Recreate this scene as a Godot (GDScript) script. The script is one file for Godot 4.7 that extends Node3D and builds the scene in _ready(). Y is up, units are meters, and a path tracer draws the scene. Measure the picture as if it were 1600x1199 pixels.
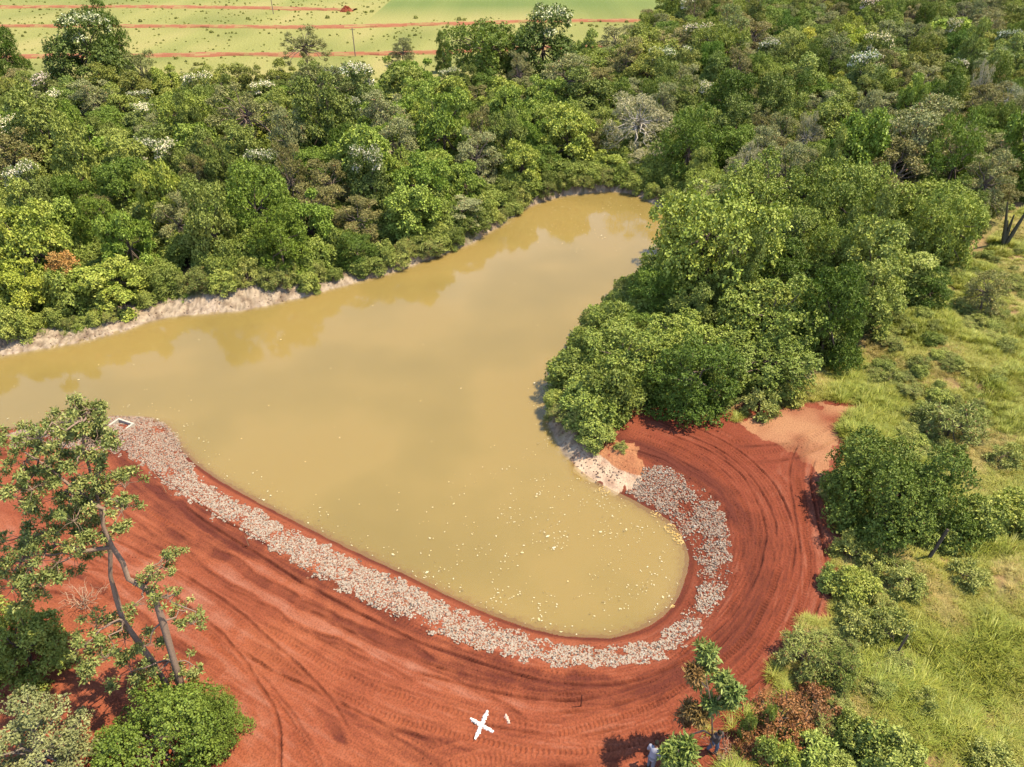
extends Node3D
# A muddy pond behind a red earth dam, seen from the air: metres, y up, water level at y = 0.

const GROUND := 1.2
var rng := RandomNumberGenerator.new()
var used := {}
var M := {}
var shore := PackedVector2Array([Vector2(-35.67, -38.64), Vector2(-33.27, -39.14), Vector2(-30.90, -39.80), Vector2(-28.80, -40.17), Vector2(-26.22, -40.02), Vector2(-24.56, -39.28), Vector2(-23.35, -37.93), Vector2(-22.31, -36.58), Vector2(-20.97, -35.28), Vector2(-19.21, -33.86), Vector2(-17.14, -32.51), Vector2(-14.83, -31.11), Vector2(-12.53, -29.68), Vector2(-9.95, -28.18), Vector2(-7.53, -26.85), Vector2(-5.24, -25.60), Vector2(-3.06, -24.32), Vector2(-1.33, -23.43), Vector2(0.33, -22.69), Vector2(1.95, -22.19), Vector2(3.55, -21.93), Vector2(5.00, -21.93), Vector2(6.50, -22.31), Vector2(7.79, -23.15), Vector2(8.76, -24.24), Vector2(9.51, -25.64), Vector2(10.01, -27.22), Vector2(9.96, -28.77), Vector2(9.43, -29.99), Vector2(8.43, -30.89), Vector2(7.40, -31.83), Vector2(6.04, -32.79), Vector2(5.19, -33.56), Vector2(4.28, -34.59), Vector2(3.70, -35.86), Vector2(3.31, -37.18), Vector2(2.82, -38.78), Vector2(2.63, -40.77), Vector2(2.66, -42.58), Vector2(3.03, -44.40), Vector2(4.41, -48.57), Vector2(6.77, -53.42), Vector2(9.43, -58.10), Vector2(12.78, -62.70), Vector2(16.13, -67.40), Vector2(18.27, -71.96), Vector2(18.96, -75.52), Vector2(18.45, -78.17), Vector2(17.21, -81.39), Vector2(15.81, -83.72), Vector2(14.65, -85.49), Vector2(11.93, -85.94), Vector2(9.09, -85.26), Vector2(6.28, -84.60), Vector2(3.85, -82.65), Vector2(1.51, -80.36), Vector2(-0.72, -75.89), Vector2(-2.80, -73.00), Vector2(-4.42, -70.28), Vector2(-6.63, -68.02), Vector2(-9.64, -65.28), Vector2(-12.47, -62.70), Vector2(-14.72, -61.33), Vector2(-16.90, -60.01), Vector2(-18.96, -58.47), Vector2(-21.51, -56.99), Vector2(-24.05, -55.80), Vector2(-27.24, -55.11), Vector2(-30.18, -54.65), Vector2(-31.78, -53.75), Vector2(-33.62, -51.69), Vector2(-36.10, -50.15), Vector2(-38.74, -49.16), Vector2(-41.31, -48.19), Vector2(-46.00, -47.50), Vector2(-54.00, -46.00), Vector2(-60.00, -43.00), Vector2(-58.00, -38.50), Vector2(-48.00, -36.80), Vector2(-42.00, -37.00)])
var dirt := PackedVector2Array([Vector2(-60.00, -36.00), Vector2(-45.00, -38.50), Vector2(-36.00, -39.00), Vector2(-29.94, -39.55), Vector2(-24.50, -39.92), Vector2(-19.56, -35.41), Vector2(-7.25, -28.13), Vector2(0.00, -23.70), Vector2(4.82, -22.52), Vector2(7.58, -23.70), Vector2(8.37, -26.26), Vector2(7.40, -29.13), Vector2(5.04, -31.52), Vector2(3.22, -33.54), Vector2(4.33, -34.90), Vector2(5.72, -36.39), Vector2(6.50, -37.68), Vector2(8.18, -38.89), Vector2(10.24, -39.33), Vector2(12.72, -38.46), Vector2(15.36, -38.46), Vector2(18.32, -39.55), Vector2(23.35, -39.84), Vector2(23.12, -38.10), Vector2(20.15, -34.15), Vector2(18.51, -31.80), Vector2(18.31, -29.64), Vector2(17.77, -27.18), Vector2(17.61, -25.81), Vector2(16.29, -24.52), Vector2(16.20, -22.91), Vector2(13.76, -21.40), Vector2(12.25, -20.00), Vector2(11.04, -18.37), Vector2(9.01, -16.58), Vector2(8.22, -14.97), Vector2(6.92, -12.52), Vector2(-30.00, -6.00), Vector2(-60.00, -10.00)])
var riprap_edge := PackedVector2Array([Vector2(-32.63, -35.59), Vector2(-30.96, -35.59), Vector2(-29.12, -35.26), Vector2(-26.98, -35.14), Vector2(-25.18, -34.82), Vector2(-22.93, -33.41), Vector2(-20.84, -31.68), Vector2(-18.59, -30.31), Vector2(-16.83, -29.02), Vector2(-14.36, -27.55), Vector2(-12.62, -26.39), Vector2(-10.95, -25.28), Vector2(-9.41, -24.43), Vector2(-7.92, -23.62), Vector2(-6.47, -22.71), Vector2(-4.76, -21.88), Vector2(-3.12, -21.22), Vector2(-1.23, -20.62), Vector2(0.61, -20.10), Vector2(2.41, -19.76), Vector2(3.91, -19.63), Vector2(5.43, -19.76), Vector2(7.02, -20.27), Vector2(8.57, -21.15), Vector2(9.96, -22.44), Vector2(11.20, -24.23), Vector2(12.09, -26.39), Vector2(12.44, -28.77), Vector2(12.20, -30.58), Vector2(11.16, -31.96), Vector2(10.06, -33.41), Vector2(8.93, -33.89), Vector2(8.03, -33.29), Vector2(7.32, -32.53), Vector2(7.35, -32.37), Vector2(8.22, -31.53), Vector2(9.16, -30.23), Vector2(10.07, -28.69), Vector2(10.35, -26.87), Vector2(10.12, -25.31), Vector2(9.41, -23.72), Vector2(8.39, -22.58), Vector2(7.00, -21.61), Vector2(5.35, -21.18), Vector2(4.08, -21.10), Vector2(2.22, -21.43), Vector2(0.00, -22.09), Vector2(-1.97, -23.05), Vector2(-3.69, -23.93), Vector2(-5.49, -25.01), Vector2(-7.37, -26.06), Vector2(-9.73, -27.34), Vector2(-11.80, -28.49), Vector2(-13.98, -29.71), Vector2(-16.07, -30.98), Vector2(-17.99, -32.09), Vector2(-19.83, -33.36), Vector2(-21.44, -35.54), Vector2(-22.15, -36.51), Vector2(-23.09, -37.93), Vector2(-24.44, -39.43), Vector2(-26.24, -40.17), Vector2(-28.87, -40.32), Vector2(-30.97, -39.94), Vector2(-33.30, -39.21), Vector2(-34.77, -38.64)])
var clay_slope := PackedVector2Array([Vector2(4.26, -33.62), Vector2(3.45, -35.68), Vector2(4.28, -36.66), Vector2(5.35, -36.66), Vector2(5.62, -35.04), Vector2(6.35, -36.00), Vector2(7.83, -36.00), Vector2(8.26, -34.60), Vector2(8.30, -33.50), Vector2(7.51, -32.22), Vector2(5.96, -32.50)])
var forest := PackedVector2Array([Vector2(-120.00, -122.00), Vector2(-60.00, -124.00), Vector2(-30.00, -122.00), Vector2(-14.00, -124.00), Vector2(-2.00, -128.00), Vector2(10.00, -138.00), Vector2(24.00, -160.00), Vector2(36.00, -195.00), Vector2(46.00, -228.00), Vector2(90.00, -250.00), Vector2(170.00, -258.00), Vector2(190.00, -200.00), Vector2(150.00, -130.00), Vector2(100.00, -98.00), Vector2(61.43, -82.12), Vector2(52.98, -75.08), Vector2(44.57, -65.02), Vector2(39.70, -62.12), Vector2(30.20, -51.18), Vector2(24.77, -46.54), Vector2(19.56, -42.54), Vector2(14.82, -39.43), Vector2(12.44, -39.27), Vector2(8.41, -39.05), Vector2(6.03, -37.42), Vector2(3.78, -35.94), Vector2(0.00, -36.00), Vector2(-20.00, -45.00), Vector2(-58.00, -42.00), Vector2(-120.00, -42.00)])
var meadow := PackedVector2Array([Vector2(63.87, -82.12), Vector2(55.25, -75.08), Vector2(46.60, -65.02), Vector2(41.66, -62.12), Vector2(31.90, -51.18), Vector2(26.36, -46.54), Vector2(21.06, -42.54), Vector2(16.24, -39.43), Vector2(12.00, -36.00), Vector2(8.00, -20.00), Vector2(5.00, -5.00), Vector2(75.00, -5.00), Vector2(80.00, -88.00)])
var pale_patch := PackedVector2Array([Vector2(15.70, -38.10), Vector2(18.32, -39.55), Vector2(23.92, -40.14), Vector2(23.20, -37.75), Vector2(19.51, -32.95), Vector2(18.31, -34.15), Vector2(16.84, -36.06)])

# ---------------------------------------------------------------- geometry buffer
class Buf:
	var v := PackedVector3Array()
	var n := PackedVector3Array()
	var c := PackedColorArray()
	var i := PackedInt32Array()
	func leaf(p: Vector3, nor: Vector3, ax: Vector3, l: float, w: float, col: Color) -> void:
		var s := nor.cross(ax).normalized()
		var k := v.size()
		var fold := nor * (w * 0.22)
		v.append(p); v.append(p + ax * (l * 0.45) + s * w * 0.5 + fold); v.append(p + ax * l - nor * l * 0.12); v.append(p + ax * (l * 0.45) - s * w * 0.5 + fold)
		n.append(nor); n.append((nor - s * 0.45).normalized()); n.append(nor); n.append((nor + s * 0.45).normalized())
		c.append(col); c.append(col); c.append(col); c.append(col)
		i.append(k); i.append(k + 1); i.append(k + 2); i.append(k); i.append(k + 2); i.append(k + 3)
	func tube(pts: Array, rad: Array, sides: int, col: Color) -> void:
		var k := v.size()
		var m := pts.size()
		for a in m:
			var t: Vector3 = (pts[mini(a + 1, m - 1)] - pts[maxi(a - 1, 0)]).normalized()
			var u := t.cross(Vector3(0.31, 0.11, 0.94)).normalized()
			var w := t.cross(u)
			for b in sides:
				var th := TAU * b / sides
				var d := u * cos(th) + w * sin(th)
				v.append(pts[a] + d * float(rad[a])); n.append(d)
				var g := 0.82 + 0.36 * absf(sin(a * 12.9 + b * 7.3))
				c.append(Color(col.r * g, col.g * g, col.b * g))
		for a in m - 1:
			for b in sides:
				var p := k + a * sides + b
				var q := k + a * sides + (b + 1) % sides
				i.append(p); i.append(p + sides); i.append(q); i.append(q); i.append(p + sides); i.append(q + sides)
		for e in 2:
			var at := v.size()
			var ring: int = k if e == 0 else k + (m - 1) * sides
			v.append(pts[0] if e == 0 else pts[m - 1]); n.append(((pts[0] - pts[1]) if e == 0 else (pts[m - 1] - pts[m - 2])).normalized()); c.append(col)
			for b in sides:
				i.append(at); i.append(ring + ((b + e) % sides)); i.append(ring + ((b + 1 - e) % sides))
	func quad(a: Vector3, b: Vector3, d: Vector3, e: Vector3, col: Color) -> void:
		var k := v.size()
		var nor := (b - a).cross(e - a).normalized()
		for p in [a, b, d, e]:
			v.append(p); n.append(nor); c.append(col)
		i.append(k); i.append(k + 2); i.append(k + 1); i.append(k); i.append(k + 3); i.append(k + 2)
	func block(lo: Vector3, hi: Vector3, col: Color, bev := 0.0) -> void:
		var top := Vector3(bev, 0, bev)
		var a := [lo, Vector3(hi.x, lo.y, lo.z), Vector3(hi.x, lo.y, hi.z), Vector3(lo.x, lo.y, hi.z)]
		var m := [a[0] + Vector3.UP * (hi.y - lo.y - bev), a[1] + Vector3.UP * (hi.y - lo.y - bev), a[2] + Vector3.UP * (hi.y - lo.y - bev), a[3] + Vector3.UP * (hi.y - lo.y - bev)]
		var t := [Vector3(lo.x, hi.y, lo.z) + top, Vector3(hi.x, hi.y, lo.z) + Vector3(-bev, 0, bev), hi - top, Vector3(lo.x, hi.y, hi.z) + Vector3(bev, 0, -bev)]
		for s in 4:
			quad(a[s], a[(s + 1) % 4], m[(s + 1) % 4], m[s], col)
			if bev > 0.0: quad(m[s], m[(s + 1) % 4], t[(s + 1) % 4], t[s], col)
		quad(t[0], t[1], t[2], t[3], col)
		quad(a[3], a[2], a[1], a[0], col)
	func mesh(mat: Material, into: ArrayMesh = null) -> ArrayMesh:
		var arr := []
		arr.resize(Mesh.ARRAY_MAX)
		arr[Mesh.ARRAY_VERTEX] = v; arr[Mesh.ARRAY_NORMAL] = n; arr[Mesh.ARRAY_COLOR] = c; arr[Mesh.ARRAY_INDEX] = i
		var am := into if into else ArrayMesh.new()
		am.add_surface_from_arrays(Mesh.PRIMITIVE_TRIANGLES, arr)
		am.surface_set_material(am.get_surface_count() - 1, mat)
		return am

# ---------------------------------------------------------------- scene helpers
func numbered(called: String) -> String:
	used[called] = int(used.get(called, -1)) + 1
	return called if used[called] == 0 else "%s_%03d" % [called, used[called]]

func tag(o: Node3D, label := "", category := "", group := "", kind := "") -> Node3D:
	if label: o.set_meta("label", label)
	if category: o.set_meta("category", category)
	if group: o.set_meta("group", group)
	if kind: o.set_meta("kind", kind)
	return o

func part(called: String, m: Mesh, parent: Node, mat: Material = null) -> MeshInstance3D:
	var o := MeshInstance3D.new()
	o.name = called
	o.mesh = m
	if mat: o.material_override = mat
	parent.add_child(o, true)
	return o

func single(called: String, m: Mesh, at := Vector3.ZERO) -> MeshInstance3D:
	var o := MeshInstance3D.new()
	o.name = numbered(called)
	o.mesh = m
	o.position = at
	add_child(o, true)
	return o

func base(called: String, at := Vector3.ZERO, turn := 0.0) -> Node3D:
	var o := Node3D.new()
	o.name = numbered(called)
	o.position = at
	o.rotation.y = turn
	add_child(o, true)
	return o

func scatter(called: String, m: Mesh, xs: Array, cols: PackedColorArray, parent: Node = null) -> MultiMeshInstance3D:
	var mm := MultiMesh.new()
	mm.transform_format = MultiMesh.TRANSFORM_3D
	mm.use_colors = true
	mm.mesh = m
	mm.instance_count = xs.size()
	for k in xs.size():
		mm.set_instance_transform(k, xs[k])
		mm.set_instance_color(k, cols[k])
	var o := MultiMeshInstance3D.new()
	o.name = called if parent else numbered(called)
	o.multimesh = mm
	(parent if parent else self).add_child(o, true)
	return o

func rnd(a: float, b: float) -> float:
	return rng.randf_range(a, b)

func ball() -> Vector3:
	var y := rnd(-1, 1)
	var a := rnd(0, TAU)
	var r := sqrt(1.0 - y * y)
	return Vector3(r * cos(a), y, r * sin(a))

func noise_tex(size: int, freq: float, ramp: Array, seed_: int, octaves := 5, normal := false, strength := 4.0) -> NoiseTexture2D:
	var f := FastNoiseLite.new()
	f.noise_type = FastNoiseLite.TYPE_SIMPLEX_SMOOTH
	f.frequency = freq
	f.fractal_octaves = octaves
	f.seed = seed_
	var t := NoiseTexture2D.new()
	t.width = size; t.height = size
	t.seamless = true
	t.noise = f
	t.as_normal_map = normal
	t.bump_strength = strength
	if ramp.size():
		var g := Gradient.new()
		g.offsets = PackedFloat32Array(ramp[0])
		g.colors = PackedColorArray(ramp[1])
		t.color_ramp = g
	return t

func plain(col: Color, rough := 0.9, vertex := true) -> StandardMaterial3D:
	var m := StandardMaterial3D.new()
	m.albedo_color = col
	m.roughness = rough
	m.vertex_color_use_as_albedo = vertex
	m.metallic_specular = 0.3
	m.cull_mode = BaseMaterial3D.CULL_DISABLED
	return m

func triplanar(m: StandardMaterial3D, scale: float, tex: Texture2D, bump: Texture2D = null, cm := 1.0) -> StandardMaterial3D:
	m.albedo_texture = tex
	m.uv1_triplanar = true
	m.uv1_world_triplanar = true
	m.uv1_scale = Vector3.ONE * scale
	if bump:
		m.heightmap_enabled = true
		m.heightmap_texture = bump
		m.heightmap_scale = cm
	return m

# ---------------------------------------------------------------- terrain
const SX0 := -100.0
const SZ0 := -125.0
const SNX := 201
const SNZ := 136
var sdf_shore := PackedFloat32Array()
var sdf_dirt := PackedFloat32Array()
var big := FastNoiseLite.new()
var fine := FastNoiseLite.new()
var rill := FastNoiseLite.new()

func signed(poly: PackedVector2Array, p: Vector2) -> float:
	var best := 1e9
	var n := poly.size()
	for k in n:
		var a := poly[k]
		var ab := poly[(k + 1) % n] - a
		var t := clampf((p - a).dot(ab) / ab.length_squared(), 0.0, 1.0)
		best = minf(best, (a + ab * t).distance_squared_to(p))
	return -sqrt(best) if Geometry2D.is_point_in_polygon(p, poly) else sqrt(best)

func look(g: PackedFloat32Array, x: float, z: float) -> float:
	var fx := clampf(x - SX0, 0.0, SNX - 1.001)
	var fz := clampf(z - SZ0, 0.0, SNZ - 1.001)
	var ix := int(fx)
	var iz := int(fz)
	fx -= ix; fz -= iz
	var k := iz * SNX + ix
	return lerpf(lerpf(g[k], g[k + 1], fx), lerpf(g[k + SNX], g[k + SNX + 1], fx), fz)

func d_at(x: float, z: float) -> float:
	return look(sdf_shore, x, z) + 0.6 * fine.get_noise_2d(x, z)

func shore_d(x: float, z: float) -> float:
	return look(sdf_shore, x, z)

# the one place where the far bank is a wide bare beach of clay
func beach(x: float, z: float) -> float:
	return smoothstep(-17.0, -23.0, x) * smoothstep(-40.0, -44.0, z)

func land(x: float, z: float) -> float:
	var d := look(sdf_shore, x, z)
	var dm := smoothstep(2.5, -0.5, look(sdf_dirt, x, z))
	var b := big.get_noise_2d(x, z)
	d += b * 0.18 * (1.0 - dm) + fine.get_noise_2d(x, z) * (0.10 - 0.05 * dm)
	if d < 0.0:
		return maxf(-2.2, minf(d * lerpf(0.6, 0.26, dm), (d + 0.9) * 0.7 - lerpf(0.54, 0.234, dm)) + minf(-d, 0.5) * 0.16 * fine.get_noise_2d(x * 4.0, z * 4.0))
	var dam := 1.15 * smoothstep(-0.6, 3.2, d) - 0.075 + 0.05 * b
	dam *= minf(1.0, d * 3.0)
	var r := absf(rill.get_noise_2d(x, z))
	var bank := (0.95 + 0.3 * b + 0.9 * big.get_noise_2d(x * 0.6 + 500.0, z * 0.6)) * smoothstep(-0.4, lerpf(1.1, 3.8, beach(x, z)) + b * 0.4, d + r * 0.4 - 0.15) + minf(maxf(d - 2.0, 0.0) * 0.012, 0.8) + b * 0.25 * minf(d * 0.2, 1.0)
	bank *= minf(1.0, d * 4.0)
	return lerpf(bank, dam, dm)

func stand(x: float, z: float) -> Vector3:
	return Vector3(x, land(x, z), z)

# fine grid of the worked red earth
const FX0 := -41.0
const FZ0 := -46.0
const FS := 0.06
const FNX := 1150
const FNZ := 570
var ruts := PackedFloat32Array()
var tone := PackedFloat32Array()

func spline(pts: PackedVector2Array, step: float) -> PackedVector2Array:
	var out := PackedVector2Array()
	for k in pts.size() - 1:
		var p0 := pts[maxi(k - 1, 0)]
		var p1 := pts[k]
		var p2 := pts[k + 1]
		var p3 := pts[mini(k + 2, pts.size() - 1)]
		var m := maxi(1, int(p1.distance_to(p2) / step))
		for j in m:
			out.append(p1.cubic_interpolate(p2, p0, p3, float(j) / m))
	return out

# presses one pass of a wheel or blade into the earth: depth and tone across the width, a tread along it
func press(path: PackedVector2Array, from: float, to: float, off: float, half: float, depth: float, tread: float, tone_in: float, tone_lip: float, wander: float, sd: int) -> void:
	var a := int(from * (path.size() - 2))
	var e := int(to * (path.size() - 2))
	var s := 0.0
	for k in range(a, e):
		var t := (path[k + 1] - path[k])
		s += t.length()
		t = t.normalized()
		var nrm := Vector2(-t.y, t.x)
		var w := off + wander * fine.get_noise_2d(s * 0.35, sd * 31.7)
		var fade := minf(1.0, minf(k - a, e - k) / 35.0)
		var var_ := 0.65 + 0.7 * big.get_noise_2d(s * 6.0, sd * 17.3)
		var q := -half - 0.18
		while q < half + 0.19:
			var p := path[k] + nrm * (w + q)
			var ix := int((p.x - FX0) / FS + 0.5)
			var iz := int((p.y - FZ0) / FS + 0.5)
			if ix > 8 and iz > 8 and ix < FNX - 8 and iz < FNZ - 8:
				var id := iz * FNX + ix
				var u := absf(q) / half
				if u < 1.0:
					var h := -depth * var_
					if tread > 0.0:
						h += depth * 0.9 * clampf(1.6 * sin(TAU * s / tread + absf(q) * 8.0), -1.0, 1.0)
					ruts[id] = lerpf(ruts[id], h, fade * (0.92 if half < 0.45 else 0.7 * (1.0 - u)))
					tone[id] = lerpf(tone[id], tone_in * var_, fade * (0.7 if half < 0.45 else 0.45 * (1.0 - u * u * u)))
				else:
					var l := 1.0 - (absf(q) - half) / 0.19
					ruts[id] += (depth * 1.1 * l * var_ - ruts[id]) * 0.5 * fade
					tone[id] = lerpf(tone[id], tone_lip, fade * 0.4 * l)
			q += 0.045

# the bank's pull on the wheel marks fades at the turning place by the wood
func flow(x: float, z: float, d: float) -> float:
	return 1.0 - smoothstep(3.0, 5.0, d) * smoothstep(-27.0, -30.0, z) * smoothstep(5.0, 8.0, x)

func earth_color(x: float, z: float, tn: float, d: float) -> Color:
	var b := big.get_noise_2d(x * 1.7 + 40.0, z * 1.7)
	var f := fine.get_noise_2d(x * 2.3, z * 2.3)
	var c := Color(0.285, 0.077, 0.035).lerp(Color(0.215, 0.05, 0.024), smoothstep(2.0, 9.0, x + 6.0 * b))
	c = c.lerp(Color(0.36, 0.112, 0.05), clampf(b * 0.9, 0, 1) * smoothstep(12.0, 4.0, x))
	c = c.lerp(Color(0.235, 0.06, 0.03), clampf(-b * 0.9, 0, 1))
	var turn := atan2(x - 1.0, z + 31.0) * 3.0
	var along := fine.get_noise_2d(d * 3.6, turn * 0.7) * 0.27 + fine.get_noise_2d(d * 12.0 + 60.0, turn * 1.6) * 0.36 if d < 30.0 else 0.0
	along *= flow(x, z, d)
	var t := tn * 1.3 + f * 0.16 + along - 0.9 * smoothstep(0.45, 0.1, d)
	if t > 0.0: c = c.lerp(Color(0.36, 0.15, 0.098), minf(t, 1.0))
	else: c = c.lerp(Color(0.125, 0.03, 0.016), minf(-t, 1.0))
	return c

func soil_at(x: float, z: float, tn := 0.0) -> Color:
	var d := shore_d(x, z)
	var dd := look(sdf_dirt, x, z)
	var b := big.get_noise_2d(x * 2.1, z * 2.1 + 90.0)
	var f := fine.get_noise_2d(x * 1.3, z * 1.3)
	var p := Vector2(x, z)
	var e := earth_color(x, z, tn, d)
	if dd < 1.2 + b * 1.0:
		if Geometry2D.is_point_in_polygon(p + Vector2(b * 2.0 + f, f * 1.6) * 0.8, clay_slope):
			e = e.lerp(Color(0.64, 0.49, 0.35) if d < 1.7 + b * 0.5 else Color(0.46, 0.21, 0.10), clampf(0.8 + f * 0.5, 0.3, 1.0))
		elif Geometry2D.is_point_in_polygon(p + Vector2(b, f) * 1.0, pale_patch):
			e = e.lerp(Color(0.42, 0.22, 0.115), clampf(0.5 + b * 0.9, 0.0, 0.85))
		if dd < 0.4 + b: return e
	# dry grass litter and open soil away from the dam
	var g := Color(0.22, 0.19, 0.065).lerp(Color(0.33, 0.20, 0.105), clampf(b * 1.6, 0, 1)).lerp(Color(0.16, 0.17, 0.045), clampf(-b * 1.8, 0, 1))
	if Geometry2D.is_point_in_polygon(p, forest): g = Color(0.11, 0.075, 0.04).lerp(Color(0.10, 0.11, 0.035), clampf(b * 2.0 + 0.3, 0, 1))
	if d < 4.5:
		var clay := Color(0.42, 0.34, 0.25).lerp(Color(0.22, 0.16, 0.11), clampf(f * 1.8 + 0.25, 0, 1)).lerp(Color(0.47, 0.38, 0.30), clampf(b * 1.6, 0, 1))
		g = clay.lerp(g, smoothstep(0.3, 1.2, d + b * 1.6 + f * 0.5 - 1.9 * beach(x, z)))
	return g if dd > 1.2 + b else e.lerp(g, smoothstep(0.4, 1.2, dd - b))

func build_earth() -> void:
	ruts.resize(FNX * FNZ)
	tone.resize(FNX * FNZ)
	var bundles := [PackedVector2Array([Vector2(-27.42, -34.46), Vector2(-17.77, -27.18), Vector2(-11.44, -23.30), Vector2(-6.14, -20.62), Vector2(-1.18, -19.07), Vector2(2.90, -18.37), Vector2(5.86, -18.75), Vector2(8.84, -20.34), Vector2(12.04, -23.70), Vector2(13.69, -27.18), Vector2(13.88, -31.24), Vector2(11.80, -35.09), Vector2(7.99, -37.54)]), PackedVector2Array([Vector2(-34.24, -32.95), Vector2(-26.43, -30.16), Vector2(-18.82, -25.37), Vector2(-11.99, -21.77), Vector2(-7.11, -19.17), Vector2(-2.86, -17.76), Vector2(1.40, -16.87), Vector2(5.67, -17.46), Vector2(9.26, -19.50), Vector2(13.36, -23.70), Vector2(15.41, -28.13), Vector2(15.36, -32.37), Vector2(13.61, -35.73), Vector2(10.09, -38.46)]), PackedVector2Array([Vector2(-32.13, -29.64), Vector2(-22.88, -26.71), Vector2(-16.34, -23.30), Vector2(-11.40, -19.66), Vector2(-8.73, -17.16), Vector2(-7.16, -14.97), Vector2(-6.35, -12.75)]), PackedVector2Array([Vector2(-29.99, -26.26), Vector2(-20.34, -24.94), Vector2(-14.83, -21.77), Vector2(-10.95, -18.06), Vector2(-9.55, -14.97), Vector2(-8.96, -12.75)]), PackedVector2Array([Vector2(-6.10, -13.45), Vector2(-2.67, -15.21), Vector2(1.36, -15.88), Vector2(5.61, -17.01), Vector2(9.15, -19.01), Vector2(12.31, -21.77), Vector2(15.02, -25.81)]), PackedVector2Array([Vector2(21.50, -38.46), Vector2(18.31, -34.15), Vector2(17.00, -29.64), Vector2(15.76, -24.94), Vector2(13.35, -21.59), Vector2(10.03, -19.01), Vector2(6.65, -16.58), Vector2(5.26, -14.69)]), PackedVector2Array([Vector2(-24.42, -34.15), Vector2(-14.08, -26.71), Vector2(-5.68, -21.77), Vector2(0.00, -19.50), Vector2(3.82, -18.85), Vector2(7.20, -19.66), Vector2(10.10, -21.77), Vector2(12.32, -25.37), Vector2(12.95, -29.13), Vector2(11.81, -32.37), Vector2(9.47, -34.77), Vector2(6.74, -36.06)]), PackedVector2Array([Vector2(-26.16, -29.64), Vector2(-12.41, -21.04), Vector2(-5.11, -17.46), Vector2(-1.06, -14.97), Vector2(0.00, -13.21)]), PackedVector2Array([Vector2(11.79, -36.06), Vector2(14.99, -35.41), Vector2(18.53, -36.06), Vector2(22.51, -38.81)])]
	# [lane count, spread in metres]
	var looks := [[16, 1.3], [22, 2.4], [16, 2.2], [12, 2.0], [14, 1.6], [14, 1.3], [9, 0.6], [16, 3.0], [8, 1.6]]
	for bi in bundles.size():
		var path := spline(bundles[bi], 0.045)
		for k in int(looks[bi][0]):
			var off := rnd(-1, 1) * float(looks[bi][1])
			var a := rnd(0.0, 0.55)
			var e := minf(1.0, a + rnd(0.2, 0.7))
			var kind := rng.randi() % 7 % 6
			if kind < 2 and bi in [2, 3, 7]: kind = 3 + rng.randi() % 2
			if k < 2: a = 0.0; e = 1.0
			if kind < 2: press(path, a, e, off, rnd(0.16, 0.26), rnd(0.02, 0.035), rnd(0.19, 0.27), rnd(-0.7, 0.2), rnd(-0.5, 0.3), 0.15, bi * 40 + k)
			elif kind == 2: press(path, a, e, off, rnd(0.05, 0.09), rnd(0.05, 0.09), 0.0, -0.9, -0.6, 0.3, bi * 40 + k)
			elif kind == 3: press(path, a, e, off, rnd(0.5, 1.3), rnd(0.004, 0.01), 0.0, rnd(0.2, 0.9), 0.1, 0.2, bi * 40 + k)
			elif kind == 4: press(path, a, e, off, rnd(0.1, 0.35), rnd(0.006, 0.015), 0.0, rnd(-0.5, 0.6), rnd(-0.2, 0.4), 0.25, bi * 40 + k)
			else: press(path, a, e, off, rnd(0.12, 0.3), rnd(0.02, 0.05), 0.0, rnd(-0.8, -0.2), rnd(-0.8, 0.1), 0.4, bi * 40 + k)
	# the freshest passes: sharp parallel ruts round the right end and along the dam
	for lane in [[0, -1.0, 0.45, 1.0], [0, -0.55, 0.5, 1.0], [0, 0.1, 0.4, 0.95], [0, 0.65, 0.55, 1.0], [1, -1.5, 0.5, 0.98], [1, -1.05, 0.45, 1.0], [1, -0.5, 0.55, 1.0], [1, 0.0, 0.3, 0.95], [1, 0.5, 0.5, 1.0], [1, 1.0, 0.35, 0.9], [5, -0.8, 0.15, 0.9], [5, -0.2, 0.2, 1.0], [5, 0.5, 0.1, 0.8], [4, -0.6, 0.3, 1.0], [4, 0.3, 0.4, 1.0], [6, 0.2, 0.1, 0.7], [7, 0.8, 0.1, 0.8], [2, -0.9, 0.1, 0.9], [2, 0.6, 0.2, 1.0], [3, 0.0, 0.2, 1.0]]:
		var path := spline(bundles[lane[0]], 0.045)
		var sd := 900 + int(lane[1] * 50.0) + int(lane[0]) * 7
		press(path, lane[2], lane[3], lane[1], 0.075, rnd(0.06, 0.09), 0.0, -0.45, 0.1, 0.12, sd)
		if rng.randf() < 0.3: press(path, lane[2], lane[3], lane[1] + 0.24, 0.14, rnd(0.03, 0.045), rnd(0.18, 0.24), -0.1, 0.2, 0.12, sd)
	var b := Buf.new()
	var id := PackedInt32Array()
	id.resize(FNX * FNZ)
	id.fill(-1)
	var hh := PackedFloat32Array()
	hh.resize(FNX * FNZ)
	var keep := PackedByteArray()
	keep.resize(FNX * FNZ)
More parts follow.
